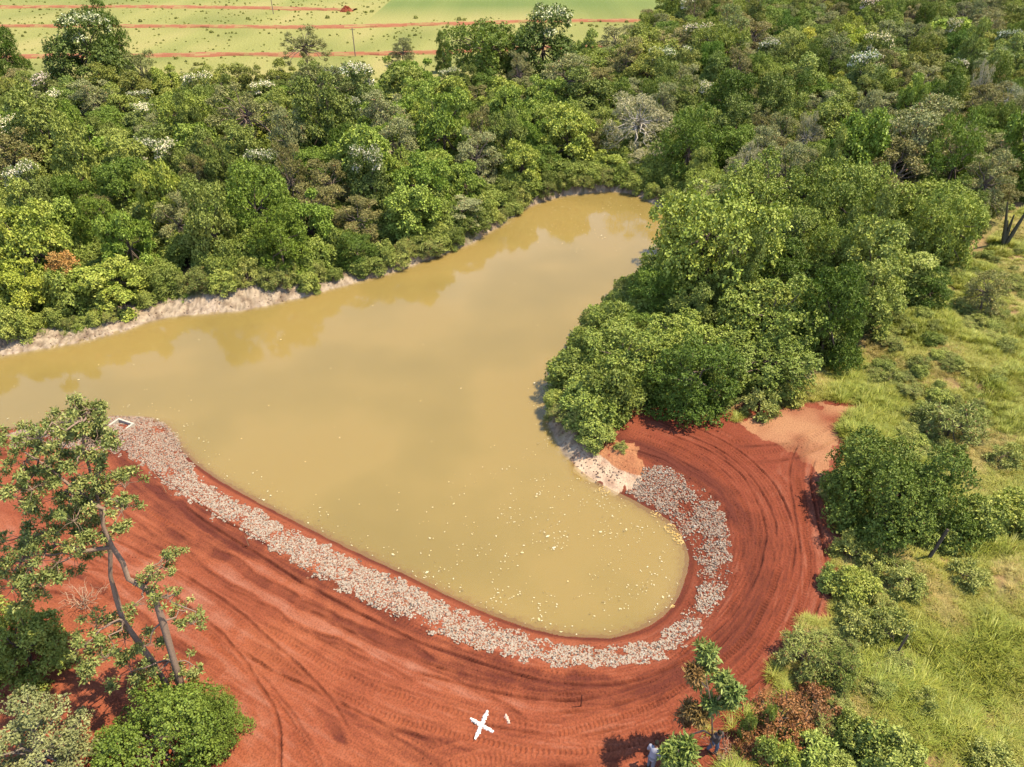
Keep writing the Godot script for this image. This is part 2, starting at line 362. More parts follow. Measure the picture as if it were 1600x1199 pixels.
	for iz in FNZ:
		var z := FZ0 + iz * FS
		for ix in FNX:
			var x := FX0 + ix * FS
			var d := look(sdf_shore, x, z)
			var dd := look(sdf_dirt, x, z)
			if d < -3.0 or dd > 3.0: continue
			var k := iz * FNX + ix
			keep[k] = 1
			var m := smoothstep(2.6, 0.6, dd) * smoothstep(0.2, 0.9, d)
			var loose := smoothstep(0.05, 0.3, big.get_noise_2d(x * 2.6 - 70.0, z * 2.6)) * 0.6 + smoothstep(3.2, 1.6, d) * 0.8
			hh[k] = land(x, z) + m * (ruts[k] * 1.3 + fine.get_noise_2d(d * 6.0, atan2(x - 1.0, z + 31.0) * 4.0) * 0.022 * flow(x, z, d) + (fine.get_noise_2d(x * 9.0, z * 9.0) * 0.05 + fine.get_noise_2d(x * 26.0, z * 26.0) * 0.03) * loose + fine.get_noise_2d(x * 14.0, z * 14.0) * 0.012)
			if dd > 2.0: hh[k] -= 0.12 * (dd - 2.0)
	for iz in FNZ:
		var z := FZ0 + iz * FS
		for ix in FNX:
			var k := iz * FNX + ix
			if keep[k] == 0: continue
			var x := FX0 + ix * FS
			id[k] = b.v.size()
			b.v.append(Vector3(x, hh[k], z))
			var nx := 0.0
			var nz := 0.0
			if ix > 0 and ix < FNX - 1 and keep[k - 1] and keep[k + 1]: nx = (hh[k - 1] - hh[k + 1]) / (2.0 * FS)
			if iz > 0 and iz < FNZ - 1 and keep[k - FNX] and keep[k + FNX]: nz = (hh[k - FNX] - hh[k + FNX]) / (2.0 * FS)
			b.n.append(Vector3(nx, 1.0, nz).normalized())
			var loose := smoothstep(0.1, 0.4, big.get_noise_2d(x * 2.6 - 70.0, z * 2.6)) * 0.15 + 0.55 * smoothstep(2.6, 3.1, d_at(x, z)) * smoothstep(4.8, 3.6, d_at(x, z))
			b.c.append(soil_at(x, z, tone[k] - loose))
	for iz in FNZ - 1:
		for ix in FNX - 1:
			var k := iz * FNX + ix
			if id[k] >= 0 and id[k + 1] >= 0 and id[k + FNX] >= 0 and id[k + FNX + 1] >= 0:
				b.i.append(id[k]); b.i.append(id[k + 1]); b.i.append(id[k + FNX])
				b.i.append(id[k + 1]); b.i.append(id[k + FNX + 1]); b.i.append(id[k + FNX])
	tag(single("bare_earth", b.mesh(M.earth)), "red bare earth with wheel tracks around the pond", "", "", "structure")

func axis(lo: float, hi: float, step: float, out_lo: float, out_hi: float) -> PackedFloat32Array:
	var a := PackedFloat32Array()
	var p := lo
	var s := step
	while p > out_lo:
		s *= 1.35
		p -= s
		a.insert(0, p)
	p = lo
	while p < hi:
		a.append(p)
		p += step
	s = step
	while p < out_hi:
		a.append(p)
		s *= 1.35
		p += s
	return a

func build_ground() -> void:
	var xs := axis(-95.0, 95.0, 0.6, -2500.0, 2500.0)
	var zs := axis(-125.0, 5.0, 0.6, -4000.0, 600.0)
	var b := Buf.new()
	var nx := xs.size()
	for z in zs:
		for x in xs:
			var inside: bool = x > -99.0 and x < 99.0 and z > -124.0 and z < 9.0
			var h := 2.2
			var col := Color(0.30, 0.30, 0.085)
			if inside:
				h = lerpf(land(x, z), 2.2, maxf(smoothstep(75.0, 95.0, absf(x)), smoothstep(-95.0, -120.0, z)))
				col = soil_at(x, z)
				var dd := look(sdf_dirt, x, z)
				if x > FX0 and x < FX0 + FNX * FS and z > FZ0 and z < FZ0 + FNZ * FS and dd < 2.6: h -= 0.35 * smoothstep(2.6, 1.8, dd)
				elif dd < 2.6: col = earth_color(x, z, 0.0, 5.0)
			if inside and x > -58.0:
				var ds := shore_d(x, z)
				if look(sdf_dirt, x, z) > 2.0: h -= 0.3 * smoothstep(-0.9, -0.4, ds) * smoothstep(4.2, 3.4, ds)
			if not Geometry2D.is_point_in_polygon(Vector2(x, z), forest) and z < -96.0:
				var g := big.get_noise_2d(x * 0.4, z * 0.4)
				col = Color(0.29, 0.29, 0.085).lerp(Color(0.36, 0.32, 0.115), clampf(g * 2.0, 0, 1)).lerp(Color(0.20, 0.22, 0.055), clampf(-g * 2.0, 0, 1))
				if z < (-212.0 if x > -38.0 else -250.0) + 5.0 * g: col = Color(0.135, 0.19, 0.042).lerp(Color(0.18, 0.225, 0.055), clampf(g * 2.0 + 0.4, 0, 1))
			b.v.append(Vector3(x, h, z))
			b.c.append(col)
	for k in b.v.size():
		var ix := k % nx
		var iz := k / nx
		var l := b.v[k - 1 if ix > 0 else k]
		var r := b.v[k + 1 if ix < nx - 1 else k]
		var u := b.v[k - nx if iz > 0 else k]
		var w := b.v[k + nx if iz < zs.size() - 1 else k]
		b.n.append((w - u).cross(r - l).normalized())
	for iz in zs.size() - 1:
		for ix in nx - 1:
			var k := iz * nx + ix
			b.i.append(k); b.i.append(k + 1); b.i.append(k + nx)
			b.i.append(k + 1); b.i.append(k + nx + 1); b.i.append(k + nx)
	tag(single("ground", b.mesh(M.ground)), "grassy ground, clay banks and the pale field beyond", "", "", "structure")

func build_clay_bank() -> void:
	var line := spline(shore, 0.16)
	var b := Buf.new()
	var rows := 22
	var run := 0.0
	var last := -1
	for k in line.size() - 1:
		var p := line[k]
		var t := (line[k + 1] - p).normalized()
		run += line[k + 1].distance_to(p)
		var out := Vector2(t.y, -t.x)
		if Geometry2D.is_point_in_polygon(p + out * 0.4, shore): out = -out
		if look(sdf_dirt, p.x, p.y) < 0.8 or p.x < -58.0:
			last = -1
			continue
		var first := b.v.size()
		for j in rows:
			var u := -0.7 + 4.6 * pow(float(j) / (rows - 1), 1.4)
			var q := p + out * u
			var slope := smoothstep(-0.3, 0.2, u) * smoothstep(3.6, 1.4, u)
			var cut := absf(rill.get_noise_2d(run * 2.2, u * 0.5)) + 0.5 * absf(rill.get_noise_2d(run * 5.5, u * 1.2 + 30.0))
			var y := land(q.x, q.y) + 0.06 - slope * (cut * 0.24 - 0.05) + slope * 0.10 * fine.get_noise_2d(q.x * 5.0, q.y * 5.0)
			if j == rows - 1: y -= 0.4
			b.v.append(Vector3(q.x, y, q.y))
			b.n.append(Vector3.UP)
			var c := soil_at(q.x, q.y)
			var stain := clampf(rill.get_noise_2d(run * 3.0 + 70.0, u * 0.8) * 1.5 + fine.get_noise_2d(q.x * 3.0, q.y * 3.0) * 0.9, -1, 1)
			c = c.lerp(Color(0.17, 0.12, 0.085), clampf(stain, 0, 0.8) * 0.8) if stain > 0.0 else c.lerp(Color(0.50, 0.38, 0.27), -stain * 0.35 * slope)
			b.c.append(c)
		if last >= 0:
			for j in rows - 1:
				b.i.append(last + j); b.i.append(first + j); b.i.append(last + j + 1)
				b.i.append(first + j); b.i.append(first + j + 1); b.i.append(last + j + 1)
		last = first
	# true normals of the rilled slope
	var sums := PackedVector3Array()
	sums.resize(b.v.size())
	for k in range(0, b.i.size(), 3):
		var nor := (b.v[b.i[k + 2]] - b.v[b.i[k]]).cross(b.v[b.i[k + 1]] - b.v[b.i[k]])
		if nor.y < 0.0:
			nor = -nor
			var sw := b.i[k + 1]
			b.i[k + 1] = b.i[k + 2]
			b.i[k + 2] = sw
		for j in 3: sums[b.i[k + j]] += nor
	for k in sums.size(): b.n[k] = sums[k].normalized()
	tag(single("clay_bank", b.mesh(M.ground)), "pale eroded clay bank along the wooded shore", "", "", "structure")

func build_water() -> void:
	var grown: PackedVector2Array = Geometry2D.offset_polygon(shore, 1.3)[0]
	var tri := Geometry2D.triangulate_polygon(grown)
	var am := ArrayMesh.new()
	for layer in 7:
		var b := Buf.new()
		for p in grown:
			b.v.append(Vector3(p.x, -0.055 * layer, p.y)); b.n.append(Vector3.UP); b.c.append(Color.WHITE)
		for k in range(0, tri.size(), 3):
			var a := grown[tri[k]]
			var turn := (grown[tri[k + 1]] - a).cross(grown[tri[k + 2]] - a)
			b.i.append(tri[k])
			b.i.append(tri[k + 1] if turn > 0 else tri[k + 2])
			b.i.append(tri[k + 2] if turn > 0 else tri[k + 1])
		am = b.mesh(M.water if layer == 0 else M.silt, am)
	tag(single("water", am), "still muddy olive-tan water of the pond", "", "", "structure")

# ---------------------------------------------------------------- plants
# leaves spread over a set of clumps; colours mix per clump and per leaf
func leaves(b: Buf, clumps: Array, count: int, l: float, w: float, ca: Color, cb: Color, opt := {}) -> void:
	var up: float = opt.get("up", 0.45)
	var wild: float = opt.get("wild", 0.7)
	var under: float = opt.get("under", 0.25)
	var deep: float = opt.get("deep", 0.25)
	var total := 0.0
	for q in clumps: total += q[1] * q[1]
	for q in clumps:
		var ctr: Vector3 = q[0]
		var r: float = q[1]
		var share := int(count * r * r / total)
		var mixc := rng.randf()
		var squash: float = q[2] if q.size() > 2 else 0.8
		var per: int = opt.get("per", 6)
		for k in share / per:
			var d := ball()
			if d.y < -0.15 and rng.randf() > under: d.y = -d.y
			var rr := r * (1.0 - deep * rng.randf() * rng.randf() * 2.0) * (0.88 + 0.24 * sin(d.x * 7.0 + r * 40.0) * sin(d.z * 6.0 + d.y * 5.0))
			var p := ctr + Vector3(d.x, d.y * squash, d.z) * rr
			var hid := false
			for o in clumps:
				if o[0] != ctr and p.distance_squared_to(o[0]) < o[1] * o[1] * 0.36:
					hid = true
					break
			if hid: continue
			var out := (d + Vector3(0, up, 0) + ball() * wild * 0.6).normalized()
			var t0 := mixc * 0.45 + rng.randf() * 0.5
			var bloom: bool = opt.has("flower") and d.y > 0.25 and ctr.y > opt.get("bloom_from", 4.2) and mixc > 0.1 and rng.randf() < opt.flower
			var g0 := rnd(0.85, 1.15)
			for j in per:
				var side := ball()
				var ax := (out * 0.35 + side - Vector3(0, 0.15, 0)).normalized()
				var nor := (out - ax * out.dot(ax) + ball() * wild * 0.35).normalized()
				nor = (nor - ax * nor.dot(ax)).normalized()
				var t := clampf(t0 + rnd(-0.15, 0.15), 0, 1)
				var g := g0 * rnd(0.85, 1.15)
				var col := Color(lerpf(ca.r, cb.r, t) * g, lerpf(ca.g, cb.g, t) * g, lerpf(ca.b, cb.b, t) * g)
				if bloom and j < per - 2: col = Color(0.85, 0.81, 0.66) * rnd(0.8, 1.1)
				elif opt.has("dry") and rng.randf() < opt.dry: col = opt.get("drycol", Color(0.26, 0.13, 0.06)) * rnd(0.7, 1.3)
				var sc := rnd(0.7, 1.3)
				b.leaf(p + side * l * 0.25, nor, ax, l * sc, w * sc, col)

func dome(r: float, h: float, n: int, cr: float, low := 0.0, jit := 0.25) -> Array:
	var out := []
	for k in n:
		var t := (k + 0.5) / n
		var y := lerpf(low, 0.95, t)
		var rad := sqrt(maxf(0.0, 1.0 - y * y))
		var a := k * 2.39996 + rnd(-0.5, 0.5)
		var f := rnd(1.0 - jit * 1.6, 1.0)
		out.append([Vector3(rad * cos(a) * (r - cr * 0.6) * f, y * (h - cr * 0.7) * f, rad * sin(a) * (r - cr * 0.6) * f), cr * rnd(0.65, 1.3), rnd(0.65, 0.95)])
	return out

func limb(b: Buf, a: Vector3, e: Vector3, r0: float, r1: float, col: Color, bend := 0.12, seg := 4, sides := 5) -> void:
	var pts := []
	var rad := []
	var l := a.distance_to(e)
	for k in seg + 1:
		var t := float(k) / seg
		var p := a.lerp(e, t)
		if k > 0 and k < seg: p += ball() * l * bend * 0.5
		p.y += sin(t * PI) * l * bend * 0.3
		pts.append(p)
		rad.append(lerpf(r0, r1, t))
	b.tube(pts, rad, sides, col)

# a kind of tree: {crown, trunk, r, h}; built once, then copied
func make_kind(r: float, h: float, bole: float, n: int, cr: float, count: int, l: float, w: float, ca: Color, cb: Color, opt := {}) -> Dictionary:
	var clumps := dome(r, h - bole, n, cr, opt.get("low", -0.15), opt.get("jit", 0.25))
	for q in clumps: q[0] += Vector3(0, bole, 0)
	if opt.has("drape"):
		for k in int(opt.drape):
			var a := rnd(0, TAU)
			var rr := r * rnd(0.75, 1.0)
			for j in 3: clumps.append([Vector3(cos(a) * rr, bole + (h - bole) * (0.45 - j * 0.3), sin(a) * rr), cr * rnd(0.5, 0.8), 1.3])
	var warm: float = opt.get("warm", 1.07)
	ca = Color(ca.r * warm, ca.g, ca.b * 1.25)
	cb = Color(cb.r * warm, cb.g, cb.b * 1.25)
	var b := Buf.new()
	leaves(b, clumps, int(count * 1.15), l * 0.85, w * 0.85, ca, cb, opt)
	var t := Buf.new()
	var bark: Color = opt.get("bark", Color(0.17, 0.13, 0.10))
	var fork := Vector3(rnd(-0.3, 0.3), bole + (h - bole) * 0.25, rnd(-0.3, 0.3))
	var tr: float = opt.get("tr", 0.13)
	limb(t, Vector3(0, -0.4, 0), fork, tr, tr * 0.75, bark, 0.08, 5, 6)
	var m := 0
	for q in clumps:
		m += 1
		if m % 2 == 0 or opt.has("twigs"):
			limb(t, fork + Vector3(0, rnd(-0.3, 0.2), 0), q[0] - Vector3(0, q[1] * 0.35, 0), tr * 0.55, 0.02, bark, 0.16)
			if opt.has("twigs"):
				for j in int(opt.twigs): limb(t, q[0] + Vector3(0, -q[1] * 0.3, 0), q[0] + ball() * q[1] * 1.1 + Vector3(0, q[1] * 0.3, 0), 0.028, 0.008, bark, 0.2, 3, 3)
	return {"crown": b.mesh(M.leaf), "trunk": t.mesh(M.bark), "r": r, "h": h}

var kinds := {}
func make_kinds() -> void:
	# colours are linear base colours of the leaves
	kinds.mid = []
	kinds.lime = []
	kinds.dark = []
	kinds.olive = []
	kinds.vine = []
	for k in 3:
		kinds.mid.append(make_kind(rnd(2.9, 3.4), rnd(6.6, 7.6), 1.2, 30, 0.95, 19000, 0.25, 0.14, Color(0.135, 0.20, 0.035), Color(0.25, 0.31, 0.06), {"low": -0.35}))
		kinds.lime.append(make_kind(rnd(2.6, 3.3), rnd(6.4, 7.8), 1.3, 34, 0.8, 18000, 0.27, 0.16, Color(0.20, 0.28, 0.035), Color(0.36, 0.41, 0.065), {"warm": 1.02, "low": -0.35}))
	for k in 2:
		kinds.dark.append(make_kind(rnd(2.7, 3.2), rnd(6.0, 6.8), 1.0, 24, 1.05, 22000, 0.18, 0.1, Color(0.085, 0.15, 0.018), Color(0.155, 0.22, 0.028), {"warm": 1.0, "low": -0.5, "under": 0.5}))
		kinds.olive.append(make_kind(rnd(2.7, 3.3), rnd(6.8, 8.0), 1.6, 34, 0.7, 13000, 0.19, 0.09, Color(0.165, 0.20, 0.06), Color(0.27, 0.30, 0.10), {"wild": 1.0, "twigs": 2, "bark": Color(0.26, 0.21, 0.17), "dry": 0.02, "low": -0.3}))
		kinds.vine.append(make_kind(rnd(3.2, 3.8), rnd(6.5, 7.5), 1.8, 24, 1.1, 23000, 0.21, 0.14, Color(0.14, 0.215, 0.03), Color(0.25, 0.32, 0.055), {"drape": 12, "under": 0.4, "low": -0.3, "jit": 0.5}))
	kinds.flower = [make_kind(3.2, 7.2, 1.6, 26, 1.0, 17000, 0.24, 0.13, Color(0.11, 0.17, 0.035), Color(0.20, 0.26, 0.06), {"flower": 0.5, "low": -0.4})]
	kinds.open = [make_kind(3.6, 9.0, 3.2, 36, 0.62, 7500, 0.2, 0.1, Color(0.15, 0.18, 0.05), Color(0.25, 0.27, 0.09), {"twigs": 3, "wild": 1.0, "bark": Color(0.22, 0.16, 0.13), "tr": 0.17, "jit": 0.4, "deep": 0.6})]
	kinds.pale = [make_kind(4.6, 8.6, 2.0, 40, 0.85, 12000, 0.19, 0.09, Color(0.26, 0.28, 0.12), Color(0.38, 0.39, 0.19), {"twigs": 3, "wild": 1.0, "bark": Color(0.52, 0.48, 0.42), "tr": 0.17})]
	kinds.orange = [make_kind(2.0, 5.0, 1.6, 18, 0.6, 5500, 0.2, 0.11, Color(0.50, 0.26, 0.07), Color(0.36, 0.30, 0.08), {"twigs": 2})]
	kinds.bush = []
	for k in 3:
		kinds.bush.append(make_kind(1.5, 2.4, 0.3, 20, 0.5, 8000, 0.16, 0.09, Color(0.15, 0.22, 0.035), Color(0.29, 0.35, 0.07), {"low": -0.3, "tr": 0.05, "under": 0.5}))
	kinds.weed = []
	for k in 3:
		kinds.weed.append(make_kind(0.9, 1.3, 0.15, 18, 0.27, 3200, 0.13, 0.045, Color(0.18, 0.24, 0.045), Color(0.32, 0.36, 0.085), {"low": -0.3, "tr": 0.025, "wild": 1.1, "up": 0.2, "deep": 0.6}))
	kinds.fine = [make_kind(3.2, 4.4, 0.5, 34, 0.95, 34000, 0.13, 0.075, Color(0.085, 0.14, 0.018), Color(0.165, 0.225, 0.03), {"warm": 1.0, "low": -0.4, "under": 0.5})]
	kinds.mound = [make_kind(4.8, 5.4, 0.6, 52, 1.15, 56000, 0.165, 0.105, Color(0.12, 0.185, 0.032), Color(0.22, 0.285, 0.055), {"low": -0.35, "jit": 0.38, "under": 0.4, "dry": 0.006})]
	kinds.fern = [make_kind(1.6, 2.6, 0.4, 26, 0.42, 6000, 0.22, 0.045, Color(0.17, 0.235, 0.045), Color(0.30, 0.345, 0.085), {"twigs": 2, "tr": 0.05, "wild": 1.1, "dry": 0.05, "deep": 0.6})]
	kinds.dead = [make_kind(1.7, 2.2, 0.2, 26, 0.45, 6500, 0.15, 0.06, Color(0.21, 0.075, 0.026), Color(0.31, 0.17, 0.055), {"warm": 1.0, "twigs": 4, "tr": 0.05, "low": -0.3, "wild": 1.2, "deep": 0.8})]
	kinds.sprout = [make_kind(0.9, 1.6, 0.2, 12, 0.34, 2600, 0.2, 0.07, Color(0.19, 0.255, 0.04), Color(0.33, 0.375, 0.075), {"tr": 0.03, "low": -0.2, "warm": 0.95})]

func plant(called: String, kind: String, at: Vector3, width: float, height: float, label: String, category: String, group := "", tint: Material = null, which := -1) -> Node3D:
	var list: Array = kinds[kind]
	var k: Dictionary = list[which if which >= 0 else rng.randi() % list.size()]
	var o := base(called, at, rnd(0, TAU))
	o.scale = Vector3(width / k.r, height / k.h, width / k.r)
	part("trunk", k.trunk, o)
	part("crown", k.crown, o, tint)
	tag(o, label, category, group)
	return o

func build_forest() -> void:
	var cells := {}
	var spots := []
	var special := [[-71.5, -129.5, 6.6, "flower", "flowering_tree", 14.0, "large dark tree with white blossom standing alone at the field's edge, upper left", "deep"], [-71.1, -137.6, 3.8, "dark", "tree", 15.5, "dark leafy treetop rising above the white-blossomed tree at the field's edge", "deep"], [-89.5, -135.9, 3.4, "dark", "tree", 11.0, "dark tree cut by the photo's left edge at the field's border", "deep"], [-3.8, -133.3, 6.8, "vine", "tree", 13.0, "dark broad tree, left half of the big dome at the field's edge", "deep"], [5.5, -133.7, 7.0, "flower", "flowering_tree", 14.5, "dark broad tree with pale blossom on top, right half of the big dome", "deep"], [-37.4, -139.6, 4.6, "open", "tree", 10.0, "thin open-crowned tree standing against the pale field", ""], [-33.6, -92.5, 5.0, "open", "tree", 11.5, "open-crowned tree with pale crooked trunk in the far left wood", ""], [-28.4, -108.3, 5.5, "open", "tree", 11.0, "open-crowned tree with dark branches behind the bright green trees", "deep"], [-7.2, -105.0, 3.6, "dark", "tree", 8.0, "round dense dark green tree in the middle of the far wood", ""], [-45.1, -70.6, 2.5, "dark", "tree", 8.0, "dense yellowish dark green tree on the far left bank, upper of two", ""], [-40.4, -65.2, 2.4, "dark", "tree", 7.0, "dense dark green tree on the far left bank, lower of two", "yellowish"], [-39.2, -56.5, 1.6, "orange", "tree", 5.0, "small tree with orange leaves near the left bank", ""], [16.6, -96.3, 6.0, "pale", "tree", 10.0, "wide pale grey-green tree with white bare branches beyond the pond's end", ""], [-21.4, -150.4, 2.7, "olive", "tree", 6.0, "small pale feathery tree standing at the field's edge", "greyish"], [-12.8, -143.8, 1.7, "mid", "tree", 8.0, "small upright dark tree left of the big dome", "deep"], [-41.2, -53.4, 2.5, "lime", "tree", 5.5, "yellow-green tree at the left edge of the far bank", "yellowish"], [41.2, -186.1, 3.9, "flower", "flowering_tree", 9.0, "white-blossomed tree at the corner of the far wood", ""], [8.7, -121.0, 5.6, "olive", "tree", 9.0, "olive domed tree in front of the big dark dome", ""], [-21.5, -61.3, 3.0, "dark", "tree", 7.5, "dense fine-leaved yellow-green tree in the front of the far left wood", "yellowish"], [34.4, -69.8, 3.8, "vine", "tree", 10.0, "tall vine-hung tree standing over the clearing's dark hollow", ""], [27.2, -62.8, 3.0, "vine", "tree", 8.0, "vine-covered tree beside the pale broken pole", ""]]
	for s in special:
		var at := Vector3(s[0], 0, s[1])
		spots.append([s[0], s[1], s[2] * 0.8])
	for k in spots.size():
		var key := Vector2i(floori(spots[k][0] / 6.0), floori(spots[k][1] / 6.0))
		if not cells.has(key): cells[key] = []
		cells[key].append(k)
	var fixed := spots.size()
	for tries in 26000:
		var x := rnd(-100, 190)
		var z := rnd(-262, -38)
		if absf(x) > 14.0 - z * 0.80: continue
		var p := Vector2(x, z)
		if not Geometry2D.is_point_in_polygon(p, forest): continue
		if z > -120 and x < 98 and (shore_d(x, z) < (3.5 if x > 0.0 and z > -72.0 else 1.7 + 2.2 * beach(x, z)) or look(sdf_dirt, x, z) < 1.2): continue
		var gap := rnd(1.4, 2.5)
		if z < -130: gap *= 1.15
		var key := Vector2i(floori(x / 6.0), floori(z / 6.0))
		var free := true
		for dx in range(-1, 2):
			for dz in range(-1, 2):
				for q in cells.get(key + Vector2i(dx, dz), []):
					if Vector2(spots[q][0], spots[q][1]).distance_to(p) < gap + spots[q][2]:
						free = false
		if not free: continue
		if not cells.has(key): cells[key] = []
		cells[key].append(spots.size())
		spots.append([x, z, gap])
	var eye := Vector3(0, 31, 0)
	var order := range(fixed, spots.size())
	order.sort_custom(func(a, e): return eye.distance_squared_to(Vector3(spots[a][0], 5, spots[a][1])) < eye.distance_squared_to(Vector3(spots[e][0], 5, spots[e][1])))
	var far := {}
	var made := 0
	for k in order:
		var x: float = spots[k][0]
		var z: float = spots[k][1]
		var g: float = spots[k][2]
		var d := shore_d(x, z) if z > -122 and x < 98 else 40.0
		var left: bool = x < 12.0 - (z + 82.0) * 0.1 and z > -125
		var peninsula: bool = x > 0 and z > -72
		var n1 := big.get_noise_2d(x * 0.9 + 300.0, z * 0.9)
		var roll := rng.randf() + n1 * 0.35
		var kind := "mid"
		if peninsula:
			kind = "vine" if roll < 0.6 else ("mid" if roll < 0.85 else "dark")
		elif left:
			var mid_wood: bool = x > -30 and x < 8
			if roll < (0.45 if mid_wood else 0.2): kind = "lime"
			elif roll < 0.7: kind = "mid"
			elif roll < 0.84: kind = "olive"
			elif roll < 0.92: kind = "dark"
			elif roll < 0.97: kind = "vine"
			else: kind = "flower"
			if x < -28 and z < -78 and rng.randf() < 0.10: kind = "flower"
		else:
			if roll < 0.28: kind = "mid"
			elif roll < 0.55: kind = "olive"
			elif roll < 0.68: kind = "vine"
			elif roll < 0.86: kind = "dark"
			elif roll < 0.94: kind = "lime"
			else: kind = "flower" if z < -110 else "pale"
		var width := g * rnd(1.35, 1.75)
		var height := rnd(5.2, 9.6) + n1 * 1.5
		if peninsula: height = rnd(4.6, 10.2)
		if kind == "lime" or kind == "open": height += 0.6
		if rng.randf() < 0.13:
			height *= 1.3
			width *= 1.3
		elif rng.randf() < 0.2: height *= 0.75
		if d < 5.0: height *= rnd(0.5, 0.8); width *= 0.85
		if z < -92 and left: height *= rnd(0.65, 1.0)
		if x > 15 and z > -110 and look(sdf_dirt, x, z) < 6.0: height *= 0.75
		var at := Vector3(x, (land(x, z) if d < 40.0 else 2.2) - 0.1, z)
		if made < 300:
			made += 1
			var tints: Array = M.tints[kind] if M.tints.has(kind) else M.tints.any
			var ti: int = rng.randi() % tints.size()
			var looks := {"mid": "round-crowned", "lime": "yellow-green large-leaved", "dark": "dense small-leaved", "olive": "thin olive", "vine": "vine-draped", "flower": "white-flowering", "open": "open-branched", "pale": "pale grey-green"}
			var shade: String = ["deep ", "", "pale "][ti % 3]
			var row := "by the water" if d < 5.0 else ("behind the front row" if d < 12.0 else ("deep in the wood" if d < 24.0 else "in the far rows"))
			var side := "on the right-hand bank" if peninsula else ("on the far left bank" if left else "past the pond's end")
			var third := ""
			if left and not peninsula: third = ", left part" if x < -34 else (", middle part" if x < -10 else ", end part")
			elif peninsula: third = ", pond side" if x < 14 else (", middle" if x < 24 else ", clearing side")
			else: third = ", left side" if x < 30 else (", middle" if x < 55 else ", right side")
			var size := "tall " if height > 8.0 else ("low " if height < 5.2 else "")
			plant("tree" if kind != "flower" else "flowering_tree", kind, at, width, height, "%s%s%s tree %s %s%s" % [size, shade, looks[kind], row, side, third], "tree", "trees %s" % side, tints[ti])
		else:
			var v: int = rng.randi() % kinds[kind].size()
			var key := "%s/%d" % [kind, v]
			if not far.has(key): far[key] = [[], PackedColorArray()]
			var s: float = width / kinds[kind][v].r
			far[key][0].append(Transform3D(Basis(Vector3.UP, rnd(0, TAU)).scaled(Vector3(s, height / kinds[kind][v].h, s)), at))
			var t := rnd(0.75, 1.2)
			far[key][1].append(Color(t * rnd(0.88, 1.18), t, t * rnd(0.85, 1.15)))
	print("forest ", spots.size())
	var wood := tag(base("distant_woodland"), "unbroken mass of mixed green tree crowns stretching to the far field", "woodland", "", "stuff")
	for key in far:
		var k: Dictionary = kinds[key.split("/")[0]][int(key.split("/")[1])]
		tag(scatter("crowns", k.crown, far[key][0], far[key][1], wood), "", "", "", "stuff")
		tag(scatter("trunks", k.trunk, far[key][0], far[key][1], wood), "", "", "", "stuff")
	var ux := []
	var uc := PackedColorArray()
	for k in 9000:
		var x := rnd(-80, 110)
		var z := rnd(-150, -36)
		if absf(x) > 14.0 - z * 0.80 or not Geometry2D.is_point_in_polygon(Vector2(x, z), forest): continue
		if z > -120 and x < 98 and (shore_d(x, z) < 1.4 + 2.4 * beach(x, z) or look(sdf_dirt, x, z) < 0.9): continue
		var s := rnd(0.6, 1.5)
		ux.append(Transform3D(Basis(Vector3.UP, rnd(0, TAU)).scaled(Vector3(s, s * rnd(0.6, 1.2), s)), Vector3(x, (land(x, z) if z > -120 and x < 98 else 2.2) - 0.1, z)))
		uc.append(Color(0.85, 0.9, 0.8) * rnd(0.7, 1.15))
	tag(scatter("undergrowth", kinds.bush[0].crown, ux, uc), "low tangled undergrowth between the trees of the wood", "undergrowth", "", "stuff")
	for s in special:
		plant(s[4], s[3], Vector3(s[0], (land(s[0], s[1]) if s[1] > -122 else 2.2) - 0.1, s[1]), s[2], s[5], s[6], "tree", "", M[s[7]] if s[7] else null)

# low bushes hanging over the clay along the wooded banks
func build_bank_bushes() -> void:
	var n := shore.size()
	var line := spline(shore, 0.5)
	var run := 0.0
	var next := 0.0
	for k in line.size() - 1:
		var p := line[k]
		run += p.distance_to(line[k + 1])
		if run < next: continue
		var t := (line[k + 1] - p).normalized()
		var out := Vector2(t.y, -t.x)
		if shore_d(p.x + out.x, p.y + out.y) < shore_d(p.x - out.x, p.y - out.y): out = -out
		var q := p + out * (rnd(0.3, 1.5) + 1.8 * beach(p.x, p.y))
		next = run + rnd(0.55, 1.2)
		if look(sdf_dirt, q.x, q.y) < 2.2 or absf(q.x) > 12.0 - q.y * 0.78 or q.y > -38: continue
		if (q.x < -26.0 and q.y > -62.0 and rng.randf() < 0.35) or land(q.x, q.y) < 0.35: continue
		var right: bool = q.x > 0.0 and q.y > -80.0 and not (q.x < 14.0 and q.y < -72.0)
		var w := rnd(0.8, 1.7) * (0.7 if right else 1.0)
		var kd: String = ["bush", "bush", "weed", "fern"][rng.randi() % 4]
		var where := "on the right-hand bank" if right else ("on the far left bank" if q.x < -20.0 else "by the pond's far end")
		var ti: int = rng.randi() % 3
		plant("bank_bush", kd, Vector3(q.x, land(q.x, q.y) - 0.15, q.y), w, w * rnd(1.1, 1.9), "%s%s%s on the clay %s%s" % ["large " if w > 1.25 else ("" if w > 1.0 else "small "), ["dark ", "", "light "][ti], {"bush": "leafy bush", "weed": "spindly bush", "fern": "feathery bush"}[kd], where, ", nearer end" if (q.x < -36.0 or (q.x > 0.0 and q.y > -50.0)) else ("" if q.y > -68.0 else ", farther end")], "bush", "bushes along the wooded banks", M.tints.any[ti])

